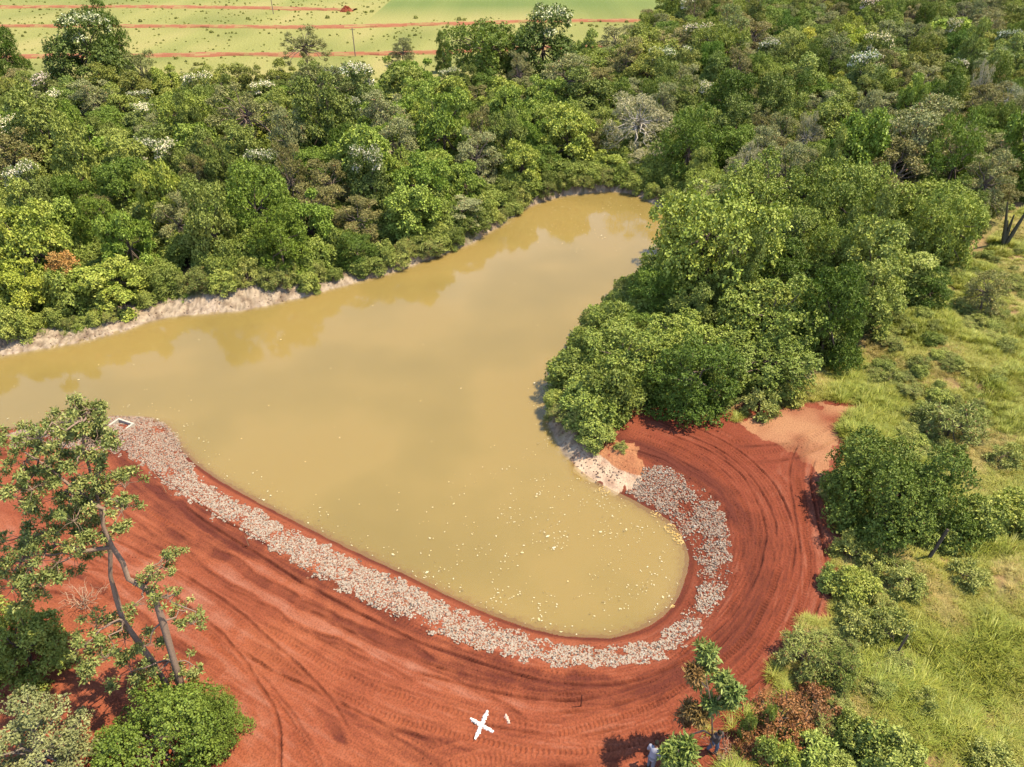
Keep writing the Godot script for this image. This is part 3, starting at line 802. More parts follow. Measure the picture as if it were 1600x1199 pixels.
func tuft(blades: int, h: float, spread: float, w: float, ca: Color, cb: Color) -> ArrayMesh:
	var b := Buf.new()
	for k in blades:
		var a := rnd(0, TAU)
		var dir := Vector3(cos(a), 0, sin(a))
		var p := dir * rnd(0.0, spread * 0.5)
		var hh := h * rnd(0.5, 1.1)
		var lean := rnd(0.2, 0.9)
		var mid := p + dir * spread * lean * 0.35 + Vector3(0, hh * 0.65, 0)
		var tip := p + dir * spread * lean + Vector3(0, hh * rnd(0.7, 1.0), 0)
		var s := Vector3(-dir.z, 0, dir.x) * w
		var col := ca.lerp(cb, rng.randf()) * rnd(0.8, 1.2)
		var at := b.v.size()
		var nor := (Vector3.UP * 1.2 - dir * 0.5 + ball() * 0.35).normalized()
		for q in [p - s, p + s, mid - s * 0.8, mid + s * 0.8, tip]:
			b.v.append(q); b.n.append(nor); b.c.append(Color(col.r, col.g, col.b))
		var front: bool = (mid - p).cross(s).dot(nor) > 0.0
		for q in ([0, 2, 1, 1, 2, 3, 2, 4, 3] if not front else [0, 1, 2, 1, 3, 2, 2, 3, 4]): b.i.append(at + q)
	return b.mesh(M.leaf)

func build_meadow() -> void:
	var protos := [tuft(44, 0.32, 0.42, 0.009, Color(0.20, 0.22, 0.04), Color(0.30, 0.305, 0.07)), tuft(40, 0.46, 0.5, 0.010, Color(0.16, 0.20, 0.03), Color(0.26, 0.285, 0.05)), tuft(40, 0.28, 0.5, 0.009, Color(0.34, 0.28, 0.11), Color(0.28, 0.26, 0.07))]
	var xs := [[], [], []]
	var cs := [PackedColorArray(), PackedColorArray(), PackedColorArray()]
	for k in 210000:
		var x := rnd(4, 66)
		var z := rnd(-86, -8)
		var p := Vector2(x, z)
		if absf(x) > 10.0 - z * 0.8 or not Geometry2D.is_point_in_polygon(p, meadow): continue
		var dd := look(sdf_dirt, x, z)
		if dd < 0.5 + big.get_noise_2d(x * 3.0, z * 3.0) * 2.0: continue
		var patch := big.get_noise_2d(x * 2.1, z * 2.1 + 90.0)
		if patch > 0.33 and rng.randf() < 0.85: continue
		var n := big.get_noise_2d(x * 1.3 + 9.0, z * 1.3 - 55.0)
		var which := 1 if n + rnd(-0.2, 0.2) > 0.18 else (2 if n + rnd(-0.2, 0.2) < -0.33 else 0)
		var s := rnd(0.6, 1.3) * (1.0 + 0.5 * n)
		xs[which].append(Transform3D(Basis(Vector3.UP, rnd(0, TAU)).scaled(Vector3(s, s * rnd(0.6, 1.25), s)), stand(x, z) - Vector3(0, 0.04, 0)))
		var t := rnd(0.8, 1.2)
		cs[which].append(Color(t * rnd(0.9, 1.1), t, t))
	var names := ["meadow_grass", "lush_grass", "dry_grass"]
	var labels := ["light green grass of the meadow right of the red earth", "deep green taller grass in patches of the right meadow", "straw-coloured dry grass in patches of the right meadow"]
	for k in 3: tag(scatter(names[k], protos[k], xs[k], cs[k]), labels[k], "grass", "", "stuff")
	print("grass ", xs[0].size(), " ", xs[1].size(), " ", xs[2].size())
	# green fringe on the far left bank and a few tufts at the edge of the earth
	var fx := []
	var fc := PackedColorArray()
	for k in 9000:
		var x := rnd(-62, 22)
		var z := rnd(-88, -40)
		var d := shore_d(x, z)
		if d < 1.3 or d > 6.5 or look(sdf_dirt, x, z) < 2.0: continue
		if big.get_noise_2d(x * 1.9, z * 1.9 + 30.0) < 0.0: continue
		var s := rnd(0.6, 1.3)
		fx.append(Transform3D(Basis(Vector3.UP, rnd(0, TAU)).scaled(Vector3(s, s, s)), stand(x, z) - Vector3(0, 0.04, 0)))
		fc.append(Color(0.8, 1, 0.8) * rnd(0.7, 1.1))
	tag(scatter("bank_grass", protos[1], fx, fc), "green grass and creepers above the clay of the far bank", "grass", "", "stuff")
	# field weeds
	var wx := []
	var wc := PackedColorArray()
	for k in 9000:
		var z := -100.0 - 190.0 * pow(rng.randf(), 0.8)
		var x := rnd(-1, 1) * (20.0 - z * 0.8)
		if Geometry2D.is_point_in_polygon(Vector2(x, z), forest) or z < (-212.0 if x > -38.0 else -250.0): continue
		if big.get_noise_2d(x * 0.6, z * 0.6) + rnd(-0.5, 0.5) < 0.0: continue
		var s := rnd(0.15, 0.42) * (1.0 if rng.randf() < 0.93 else 2.0)
		wx.append(Transform3D(Basis(Vector3.UP, rnd(0, TAU)).scaled(Vector3(s, s * rnd(0.6, 1.1), s)), Vector3(x, 2.15, z)))
		wc.append(Color(0.95, 0.95, 0.8) * rnd(0.6, 1.15))
	tag(scatter("field_weeds", kinds.weed[0].crown, wx, wc), "small dark weeds dotted over the pale field", "weeds", "", "stuff")

# ---------------------------------------------------------------- stones
func stone_mesh(sd: int) -> ArrayMesh:
	rng.seed = sd
	var b := Buf.new()
	var pts := PackedVector3Array()
	for k in 14: pts.append(ball() * rnd(0.75, 1.1))
	# convex hull by brute force
	for p in pts.size():
		for q in range(p + 1, pts.size()):
			for r in range(q + 1, pts.size()):
				var nor := (pts[q] - pts[p]).cross(pts[r] - pts[p])
				if nor.length() < 1e-4: continue
				nor = nor.normalized()
				var plus := false
				var minus := false
				for s in pts.size():
					if s == p or s == q or s == r: continue
					if nor.dot(pts[s] - pts[p]) > 1e-5: plus = true
					else: minus = true
				if plus and minus: continue
				if plus: nor = -nor
				var at := b.v.size()
				var flip := (pts[q] - pts[p]).cross(pts[r] - pts[p]).dot(nor) < 0
				for s in [p, r if not flip else q, q if not flip else r]:
					b.v.append(pts[s] * 0.5); b.n.append(nor); b.c.append(Color.WHITE)
				b.i.append(at); b.i.append(at + 1); b.i.append(at + 2)
	return b.mesh(M.stone)

func build_riprap() -> void:
	var protos := []
	for k in 4: protos.append(stone_mesh(70 + k))
	rng.seed = 4242
	var root := tag(base("stone_riprap"), "band of broken pale grey stones lining the near edge of the pond", "riprap")
	var box := Rect2(riprap_edge[0], Vector2.ZERO)
	for p in riprap_edge: box = box.expand(p)
	var xs := []
	var cs := PackedColorArray()
	var large := 0
	for k in 300000:
		var p := Vector2(rnd(box.position.x, box.end.x), rnd(box.position.y, box.end.y))
		var j := p + Vector2(fine.get_noise_2d(p.x * 2.0, p.y * 2.0), fine.get_noise_2d(p.y * 2.0, p.x * 2.0 + 50.0)) * 0.55
		if not Geometry2D.is_point_in_polygon(j, riprap_edge): continue
		var bare := big.get_noise_2d(p.x * 3.2 + 20.0, p.y * 3.2) + 0.5 * fine.get_noise_2d(p.x * 1.5, p.y * 1.5)
		var right := p.x > 3.0
		var limit := 0.12 if right else 0.26
		if rng.randf() < 0.9 * smoothstep(limit - 0.15, limit + 0.3, bare): continue
		var s := rnd(0.06, 0.125)
		var col := Color(0.45, 0.41, 0.36).lerp(Color(0.56, 0.53, 0.47), rng.randf())
		if p.x < -21.0 or (right and p.y < -25.0): col = Color(0.36, 0.31, 0.27).lerp(Color(0.52, 0.46, 0.40), rng.randf())
		var r := rng.randf()
		if r < 0.10: col = Color(0.36, 0.18, 0.11)
		elif r < 0.22: col = Color(0.15, 0.14, 0.135)
		elif r < 0.34: col = Color(0.46, 0.33, 0.26)
		col = col * rnd(0.85, 1.1)
		var y := land(p.x, p.y)
		var bs := Basis.from_euler(Vector3(rnd(-0.35, 0.35), rnd(0, TAU), rnd(-0.35, 0.35))).scaled_local(Vector3(s * rnd(0.8, 1.6), s * rnd(0.35, 0.7), s * rnd(0.7, 1.2)))
		if large < 300 and p.y > -34.0 and rng.randf() < 0.012:
			large += 1
			var big_s := rnd(1.2, 1.5)
			var o := MeshInstance3D.new()
			o.name = "stone"
			o.mesh = protos[rng.randi() % 4]
			o.material_override = M.stones[rng.randi() % 4]
			o.transform = Transform3D(Basis(Vector3.UP, rnd(0, TAU)).scaled_local(Vector3(s * big_s * 1.2, s * big_s * 0.7, s * big_s)), Vector3(p.x, y + s * 0.25, p.y))
			root.add_child(o, true)
			continue
		xs.append(Transform3D(bs, Vector3(p.x, y + rnd(-0.01, 0.04), p.y)))
		cs.append(Color(col.r, col.g, col.b))
	print("stones ", xs.size(), " ", large)
	tag(scatter("small_stones", protos[0], xs, cs, root), "", "", "", "stuff")
	# crumbs of loose red earth beside the stones and along the ruts
	var ex := []
	var ec := PackedColorArray()
	for k in 26000:
		var x := rnd(-38, 26)
		var z := rnd(-44, -13)
		var d := shore_d(x, z)
		if d < 0.4 or look(sdf_dirt, x, z) > 0.5: continue
		var w := big.get_noise_2d(x * 2.6 - 70.0, z * 2.6) * 1.3 + smoothstep(5.5, 3.0, d) * 0.75
		if w < rnd(0.15, 1.0): continue
		var s := rnd(0.02, 0.07) * (1.6 if rng.randf() < 0.06 else 1.0)
		ex.append(Transform3D(Basis.from_euler(Vector3(rnd(0, TAU), rnd(0, TAU), 0)).scaled_local(Vector3(s, s * 0.8, s)), stand(x, z) + Vector3(0, 0.01, 0)))
		var e := earth_color(x, z, rnd(-0.7, 0.1), d)
		ec.append(e)
	tag(scatter("earth_crumbs", protos[1], ex, ec), "loose crumbs of dark red soil beside the stones and ruts", "soil", "", "stuff")
	# pale clods on the eroded clay banks
	var bx := []
	var bc := PackedColorArray()
	for k in 60000:
		var x := rnd(-62, 24)
		var z := rnd(-88, -33)
		var d := shore_d(x, z)
		var right := x > 1.0 and x < 9.0 and z < -29.0 and z > -46.0
		if d < -0.1 or d > 1.3 + 1.5 * beach(x, z) or (look(sdf_dirt, x, z) < 0.8 and not right): continue
		if rng.randf() > (1.0 if right else 0.55): continue
		var s := rnd(0.05, 0.2)
		bx.append(Transform3D(Basis.from_euler(Vector3(rnd(0, TAU), rnd(0, TAU), 0)).scaled_local(Vector3(s, s * 0.7, s * 1.3)), stand(x, z)))
		var e := Color(0.42, 0.33, 0.265).lerp(Color(0.20, 0.14, 0.11), pow(rng.randf(), 1.5))
		bc.append(e * rnd(0.85, 1.15))
	tag(scatter("clay_clods", protos[2], bx, bc), "pale clods and roots on the eroded clay bank", "clay", "", "stuff")

func build_debris() -> void:
	var b := Buf.new()
	var ring := []
	for k in 7: ring.append(Vector3(cos(TAU * k / 7.0) * rnd(0.7, 1.1), 0, sin(TAU * k / 7.0) * rnd(0.7, 1.1)))
	for k in 7:
		var at := b.v.size()
		for p in [Vector3(0, 0.35, 0), ring[k], ring[(k + 1) % 7]]:
			b.v.append(p); b.n.append(Vector3.UP); b.c.append(Color.WHITE)
			b.i.append(b.v.size() - 1)
	var m := b.mesh(M.flake)
	var xs := []
	var cs := PackedColorArray()
	for k in 42000:
		var x := rnd(-40, 18)
		var z := rnd(-84, -19)
		var d := shore_d(x, z)
		if d > -0.12: continue
		var dens := 0.008
		# the drift has gathered in the near right corner and along the dam
		dens += 0.95 * smoothstep(16.0, 3.0, Vector2(x - 5.0, z + 24.5).length()) * (0.55 + 1.2 * big.get_noise_2d(x * 3.0, z * 3.0))
		if z > -45 and d > -1.7: dens += 0.22
		if x > 2 and z < -68: dens += 0.10
		dens *= 1.9 * smoothstep(-0.35, 0.35, fine.get_noise_2d((x + z) * 0.9, (x - z) * 0.3))
		if rng.randf() > dens: continue
		var s := rnd(0.012, 0.034) * (2.0 if rng.randf() < 0.05 else 1.0)
		xs.append(Transform3D(Basis(Vector3.UP, rnd(0, TAU)).scaled_local(Vector3(s * rnd(1.0, 2.4), s * 0.5, s)), Vector3(x, 0.004, z)))
		var c := Color(0.58, 0.48, 0.25).lerp(Color(0.66, 0.62, 0.48), rng.randf())
		if rng.randf() < 0.2: c = Color(0.26, 0.19, 0.08)
		cs.append(c)
	print("debris ", xs.size())
	tag(scatter("floating_leaves", m, xs, cs), "yellow leaves and foam flecks floating on the muddy water", "debris", "", "stuff")
	var ys := []
	var yc := PackedColorArray()
	for a in [[5.82, -32.62, 0.35, 26], [9.36, -29.37, 0.35, 40], [9.60, -28.67, 0.30, 36], [8.69, -30.57, 0.30, 22], [9.75, -28.27, 0.20, 18], [8.46, -23.75, 0.15, 14]]:
		for k in int(a[3]):
			var q := ball() * float(a[2])
			ys.append(Transform3D(Basis(Vector3.UP, rnd(0, TAU)).scaled_local(Vector3(rnd(0.03, 0.10), 0.02, rnd(0.02, 0.05))), Vector3(a[0] + q.x, 0.006, a[1] + q.z)))
			yc.append(Color(0.48, 0.30, 0.075).lerp(Color(0.54, 0.41, 0.18), rng.randf()))
	tag(scatter("yellow_scum", m, ys, yc), "orange-yellow scum drifted against the right shore", "scum", "", "stuff")

# ---------------------------------------------------------------- built and placed things
func build_box() -> void:
	var at := Vector3(-26.94, 0, -38.00)
	var o := tag(base("concrete_box", Vector3(at.x, 0.62, at.z), -0.42), "square open concrete intake box among the stones on the point", "concrete box")
	var h := 0.74
	var t := 0.13
	var col := Color(0.50, 0.46, 0.39)
	for k in 4:
		var b := Buf.new()
		if k < 2: b.block(Vector3(-h, -1.5, -0.5 * t), Vector3(h, 0.2, 0.5 * t), col, 0.015)
		else: b.block(Vector3(-0.5 * t, -1.5, -h + t * 1.02), Vector3(0.5 * t, 0.2, h - t * 1.02), col, 0.015)
		var w := part("wall", b.mesh(M.concrete), o)
		w.position = [Vector3(0, 0, -h + t * 0.5), Vector3(0, 0, h - t * 0.5), Vector3(-h + t * 0.5, 0, 0), Vector3(h - t * 0.5, 0, 0)][k]
	var f := Buf.new()
	f.block(Vector3(-h + t, -1.45, -h + t), Vector3(h - t, -1.0, h - t), Color(0.50, 0.40, 0.32), 0.0)
	part("floor_slab", f.mesh(M.concrete), o)
	var r := Buf.new()
	r.tube([Vector3(0.1, -1.0, 0.1), Vector3(0.12, -0.55, 0.05)], [0.16, 0.15], 10, Color(0.42, 0.34, 0.28))
	part("pipe", r.mesh(M.concrete), o)

func ground_patch(called: String, strips: Array, col: Color, ragged: float) -> MeshInstance3D:
	# lime powder strewn on the earth: a thin layer that follows the ground with ragged edges
	var b := Buf.new()
	for s in strips:
		var a := Vector2(s[0], s[1])
		var e := Vector2(s[2], s[3])
		var t := (e - a).normalized()
		var nn := Vector2(-t.y, t.x)
		var m := int(a.distance_to(e) / 0.04)
		var prev := []
		for k in m + 1:
			var p := a.lerp(e, float(k) / m)
			var taper := minf(1.0, 0.55 + 3.0 * minf(k, m - k) / m)
			var row := []
			for j in 5:
				var side := (j - 2) / 2.0
				var hw: float = s[4] * taper * (1.0 + ragged * fine.get_noise_2d(k * 3.1, side * 40.0 + s[0] * 9.0))
				var q := p + nn * side * hw
				var ix := clampi(int((q.x - FX0) / FS + 0.5), 1, FNX - 2)
				var iz := clampi(int((q.y - FZ0) / FS + 0.5), 1, FNZ - 2)
				var top := -9.0
				for dz in range(-1, 2):
					for dx in range(-1, 2): top = maxf(top, ruts[(iz + dz) * FNX + ix + dx] * 1.3)
				row.append(Vector3(q.x, land(q.x, q.y) + top + (0.03 if absf(side) < 0.9 else -0.03) + 0.012 * fine.get_noise_2d(q.x * 30.0, q.y * 30.0) + s[5], q.y))
			if prev.size():
				for j in 4: b.quad(prev[j], row[j], row[j + 1], prev[j + 1], col * rnd(0.85, 1.1))
			prev = row
	return single(called, b.mesh(M.lime))

func stick(called: String, a: Vector3, e: Vector3, r: float, col: Color, label: String, category: String) -> Node3D:
	var b := Buf.new()
	b.tube([a + (a - e).normalized() * 0.3, a.lerp(e, 0.5) + ball() * 0.01, e], [r * 1.1, r, r * 0.85], 7, col)
	return tag(single(called, b.mesh(M.bark)), label, category)

func build_small_things() -> void:
	var x := ground_patch("white_cross_mark", [[-1.83, -17.07, -0.80, -16.44, 0.085, 0.000], [-1.08, -17.40, -1.59, -16.13, 0.085, 0.012]], Color(0.62, 0.60, 0.58), 0.9)
	tag(x, "white lime cross marked on the red earth", "ground mark")
	var y := ground_patch("white_lime_smear", [[-0.28, -17.25, -0.11, -16.81, 0.070, 0.000]], Color(0.5, 0.33, 0.27), 1.2)
	tag(y, "small pale lime smear right of the white cross", "ground mark")
	for s in [[3.07, -17.64, 0.00, 0.95, 0.00, 0.028, "wooden_stake", Color(0.16, 0.05, 0.03), "short dark wooden stake standing in the red earth", "stake"], [-20.83, -31.25, -0.10, 0.90, 0.00, 0.014, "thin_stake", Color(0.45, 0.32, 0.18), "thin pale stake by the stones near the concrete point", "stake"], [-14.58, -27.04, -0.05, 0.90, 0.00, 0.014, "thin_stake", Color(0.45, 0.32, 0.18), "thin pale stake standing in the red earth below the stones", "stake"], [22.48, -25.95, 0.25, 2.30, 0.00, 0.100, "fence_post", Color(0.11, 0.09, 0.075), "weathered dark fence post below the big round bush", "post"], [18.44, -20.45, 0.10, 1.80, 0.00, 0.055, "fence_post", Color(0.16, 0.12, 0.09), "thin fence post deep in the bushes of the meadow", "post"], [31.66, -70.51, 0.00, 3.00, 0.00, 0.100, "broken_pole", Color(0.55, 0.47, 0.38), "pale broken pole among the vine-covered trees", "pole"]]:
		var a := Vector3(s[0], land(s[0], s[1]) - 0.05, s[1])
		stick(s[6], a, a + Vector3(s[2], s[3], s[4]), s[5], s[7], s[8], s[9])
	for s in [[-32.5, -159.5, 5.5, "nearer wooden utility pole in the pale field"], [-65.9, -219.1, 9.0, "farther utility pole at the top of the field"]]:
		var a := Vector3(s[0], 2.1, s[1])
		var o := tag(base("utility_pole", a), s[3], "pole")
		var b := Buf.new()
		b.tube([Vector3(0, -0.5, 0), Vector3(0, s[2] * 0.5, 0), Vector3(0, s[2], 0)], [0.11, 0.1, 0.08], 8, Color(0.32, 0.24, 0.19))
		part("shaft", b.mesh(M.bark), o)
		var c := Buf.new()
		c.block(Vector3(-0.55, s[2] - 0.42, -0.04), Vector3(0.55, s[2] - 0.34, 0.04), Color(0.25, 0.2, 0.16), 0.01)
		part("crossarm", c.mesh(M.bark), o)
	# mound of red earth in the field
	for s in [[-46.7, -224.1, 2.0, 1.6, 1.3, "small red mound of earth in the far field"], [41.9, -201.3, 3.0, 6.0, 1.2, "bare red earth heap at the corner of the far wood"]]:
		var b := Buf.new()
		for j in 12:
			for k in 20:
				var row := []
				for q in [[j, k], [j, k + 1], [j + 1, k + 1], [j + 1, k]]:
					var rr := float(q[0]) / 12.0
					var th: float = TAU * (int(q[1]) % 20) / 20.0
					row.append(Vector3(cos(th) * rr * s[2], s[4] * (1.0 - rr * rr) * (1.0 + 0.7 * fine.get_noise_2d(cos(th) * rr * 9.0 + s[0], sin(th) * rr * 9.0)) - 0.1, sin(th) * rr * s[3]))
				b.quad(row[0], row[3], row[2], row[1], Color(0.31, 0.075, 0.036) * rnd(0.8, 1.15))
		tag(single("earth_mound", b.mesh(M.earth), Vector3(s[0], 2.2, s[1])), s[5], "mound")

func build_terraces() -> void:
	# red earth ridges drawn across the field along the contour
	for line in [[PackedVector2Array([Vector2(-139.69, -151.72), Vector2(-105.40, -158.16), Vector2(-78.32, -159.51), Vector2(-61.53, -160.88), Vector2(-40.13, -160.88), Vector2(-18.94, -162.97), Vector2(0.00, -166.56), Vector2(14.02, -169.54), Vector2(22.51, -170.30)]), 2.6, "nearest red earth ridge across the pale field"], [PackedVector2Array([Vector2(-171.99, -191.47), Vector2(-128.52, -197.27), Vector2(-80.32, -197.27), Vector2(-47.97, -196.28), Vector2(-16.36, -201.32), Vector2(8.34, -205.52), Vector2(35.18, -206.60)]), 2.8, "middle red earth ridge across the pale field"], [PackedVector2Array([Vector2(-200.53, -226.59), Vector2(-148.93, -231.81), Vector2(-112.29, -233.16), Vector2(-74.07, -230.49), Vector2(-43.53, -225.31)]), 3.2, "farthest red earth ridge across the pale field"]]:
		var pts := spline(line[0], 1.0)
		var b := Buf.new()
		var prev := []
		for k in pts.size() - 1:
			var t := (pts[k + 1] - pts[k]).normalized()
			var nn := Vector2(-t.y, t.x)
			var row := []
			for j in 7:
				var u := (j - 3) / 3.0
				var w: float = line[1] * (0.75 + 0.6 * big.get_noise_2d(k * 1.2, u * 2.0 + line[1] * 100.0))
				var q := pts[k] + nn * u * w
				row.append(Vector3(q.x, 2.2 + (0.5 * (1.0 - u * u) + 0.12 * fine.get_noise_2d(q.x * 2.0, q.y * 2.0)) * minf(1.0, 1.4 - absf(u)) + (0.012 if absf(u) < 0.9 else -0.25), q.y))
			if prev.size():
				for j in 6:
					var g := big.get_noise_2d(k * 2.0, j * 9.0)
					b.quad(prev[j], row[j], row[j + 1], prev[j + 1], Color(0.34, 0.13, 0.07).lerp(Color(0.36, 0.25, 0.10), clampf(g * 2.4 + 0.25, 0, 0.95)))
			prev = row
		tag(single("terrace_ridge", b.mesh(M.earth)), line[2], "", "", "structure")

# ---------------------------------------------------------------- people
# joints with radii joined by a smooth minimum and meshed as surface nets
func flesh(bones: Array, cell: float, blend: float, col: Color, into: Buf) -> void:
	var lo := Vector3.ONE * 1e9
	var hi := Vector3.ONE * -1e9
	for q in bones:
		for e in 2:
			var r: float = q[2 + e] + blend
			lo = lo.min(q[e] - Vector3.ONE * (r + cell * 2)); hi = hi.max(q[e] + Vector3.ONE * (r + cell * 2))
	var nx := int((hi.x - lo.x) / cell) + 2
	var ny := int((hi.y - lo.y) / cell) + 2
	var nz := int((hi.z - lo.z) / cell) + 2
	var f := PackedFloat32Array()
	f.resize(nx * ny * nz)
	f.fill(1.0)
	for q in bones:
		var a: Vector3 = q[0]
		var ab: Vector3 = q[1] - a
		var ll := maxf(ab.length_squared(), 1e-6)
		var pad := maxf(q[2], q[3]) + blend + cell * 2
		var l: Vector3 = (a.min(q[1]) - Vector3.ONE * pad - lo) / cell
		var h: Vector3 = (a.max(q[1]) + Vector3.ONE * pad - lo) / cell
		for iz in range(maxi(0, int(l.z)), mini(nz, int(h.z) + 2)):
			for iy in range(maxi(0, int(l.y)), mini(ny, int(h.y) + 2)):
				for ix in range(maxi(0, int(l.x)), mini(nx, int(h.x) + 2)):
					var p := lo + Vector3(ix, iy, iz) * cell
					var t := clampf((p - a).dot(ab) / ll, 0.0, 1.0)
					var d := (a + ab * t).distance_to(p) - lerpf(q[2], q[3], t)
					var k := (iz * ny + iy) * nx + ix
					var m := clampf(0.5 + 0.5 * (f[k] - d) / blend, 0.0, 1.0)
					f[k] = lerpf(f[k], d, m) - blend * m * (1.0 - m)
	var id := {}
	var step := [1, nx, nx * ny]
	for iz in nz - 1:
		for iy in ny - 1:
			for ix in nx - 1:
				var k := (iz * ny + iy) * nx + ix
				var inside := 0
				for c in 8:
					if f[k + (c & 1) + ((c >> 1) & 1) * nx + (c >> 2) * nx * ny] < 0.0: inside += 1
				if inside == 0 or inside == 8: continue
				var sum := Vector3.ZERO
				var cnt := 0
				for c in 8:
					for ax in 3:
						if c & (1 << ax): continue
						var e := c | (1 << ax)
						var fa := f[k + (c & 1) + ((c >> 1) & 1) * nx + (c >> 2) * nx * ny]
						var fb := f[k + (e & 1) + ((e >> 1) & 1) * nx + (e >> 2) * nx * ny]
						if (fa < 0.0) == (fb < 0.0): continue
						var pa := Vector3(c & 1, (c >> 1) & 1, c >> 2)
						var pb := Vector3(e & 1, (e >> 1) & 1, e >> 2)
						sum += pa.lerp(pb, fa / (fa - fb))
						cnt += 1
				id[k] = into.v.size()
				into.v.append(lo + (Vector3(ix, iy, iz) + sum / cnt) * cell)
				into.n.append(Vector3(f[k + 1] - f[k], f[k + nx] - f[k], f[k + nx * ny] - f[k]).normalized())
				into.c.append(col)
	for k in id:
		for ax in 3:
			var o1: int = step[(ax + 1) % 3]
			var o2: int = step[(ax + 2) % 3]
			if (f[k] < 0.0) == (f[k + step[ax]] < 0.0): continue
			if not (id.has(k - o1) and id.has(k - o2) and id.has(k - o1 - o2)): continue
			var q := [id[k], id[k - o1], id[k - o1 - o2], id[k - o2]]
			if f[k] < 0.0: q = [q[0], q[3], q[2], q[1]]
			into.i.append(q[0]); into.i.append(q[1]); into.i.append(q[2]); into.i.append(q[0]); into.i.append(q[2]); into.i.append(q[3])

func build_person(at: Vector3, turn: float, lean: float, shirt: Color, pants: Color, label: String) -> void:
	var o := tag(base("person", at, turn), label, "person")
	var V := func(x, y, z): return Vector3(x, y, z + (y - 0.92) * lean * (1.0 if y > 0.92 else 0.0))
	var skin := Color(0.20, 0.10, 0.06)
	var hip: Vector3 = V.call(0, 0.95, 0)
	var chest: Vector3 = V.call(0, 1.30, 0.0)
	var neck: Vector3 = V.call(0, 1.47, 0.0)
	var head: Vector3 = V.call(0, 1.62, 0.03)
	var body := [[hip, chest, 0.13, 0.14], [chest, neck, 0.12, 0.055], [neck, head, 0.052, 0.06], [head, head + Vector3(0, 0.05, -0.01), 0.082, 0.088], [head + Vector3(0, -0.06, 0.05), head + Vector3(0, -0.02, 0.05), 0.045, 0.05], [head + Vector3(0, 0.0, 0.09), head + Vector3(0, -0.02, 0.105), 0.014, 0.018]]
	var shirt_b := [[hip + Vector3(0, -0.02, 0), chest, 0.155, 0.165], [chest, neck + Vector3(0, -0.05, 0), 0.15, 0.075]]
	var pants_b := [[hip, hip + Vector3(0, 0.05, 0), 0.15, 0.145]]
	var shoes := []
	var b := Buf.new()
	for s in [-1.0, 1.0]:
		var sh: Vector3 = V.call(0.19 * s, 1.40, 0.0)
		var el: Vector3 = V.call(0.27 * s, 1.12, 0.02 + 0.05 * s)
		var wr: Vector3 = V.call(0.25 * s, 0.90, 0.16 + 0.06 * s)
		var pm: Vector3 = wr + Vector3(-0.01 * s, -0.07, 0.04)
		body += [[neck + Vector3(0, -0.07, 0), sh, 0.06, 0.055], [sh, el, 0.052, 0.042], [el, wr, 0.042, 0.028], [wr, pm, 0.028, 0.034]]
		shirt_b += [[chest + Vector3(0, 0.07, 0), sh, 0.1, 0.08], [sh, sh.lerp(el, 0.75), 0.078, 0.066]]
		var kn := Vector3(0.10 * s, 0.50, 0.03 + 0.07 * s)
		var an := Vector3(0.11 * s, 0.09, -0.02 + 0.12 * s)
		var hp := hip + Vector3(0.085 * s, -0.04, 0)
		body += [[hp, kn, 0.085, 0.058], [kn, an, 0.056, 0.04], [an, an + Vector3(0, -0.05, 0.13), 0.042, 0.034]]
		pants_b += [[hp, kn, 0.105, 0.08], [kn, an + Vector3(0, 0.03, 0), 0.078, 0.066]]
		shoes.append([[an + Vector3(0, -0.04, -0.03), an + Vector3(0, -0.05, 0.15), 0.052, 0.042]])
		for k in 5:
			var root := pm + Vector3((k - 2) * 0.014, -0.015, 0.012) if k < 4 else wr + Vector3(-0.03 * s, -0.035, 0.03)
			var l: float = [0.06, 0.075, 0.07, 0.055, 0.05][k]
			var d1 := Vector3(0.05 * (k - 1.5), -0.85, 0.5).normalized() if k < 4 else Vector3(-0.5 * s, -0.6, 0.6).normalized()
			var d2 := (d1 + Vector3(0, -0.1, -0.6)).normalized()
			b.tube([root, root + d1 * l * 0.55, root + d1 * l * 0.55 + d2 * l * 0.45], [0.0095, 0.009, 0.007], 6, skin)
	flesh(body, 0.022, 0.035, skin, b)
	part("body", b.mesh(M.cloth), o)
	var c := Buf.new()
	flesh(shirt_b, 0.025, 0.04, shirt, c)
	part("shirt", c.mesh(M.cloth), o)
	c = Buf.new()
	flesh(pants_b, 0.025, 0.03, pants, c)
	part("trousers", c.mesh(M.cloth), o)
	for q in shoes:
		c = Buf.new()
		flesh(q, 0.02, 0.02, Color(0.04, 0.035, 0.03), c)
		part("shoe", c.mesh(M.cloth), o)
	c = Buf.new()
	flesh([[head + Vector3(0, 0.055, -0.03), head + Vector3(0, 0.07, 0.01), 0.088, 0.085]], 0.015, 0.02, Color(0.015, 0.012, 0.01), c)
	part("hair", c.mesh(M.cloth), o)

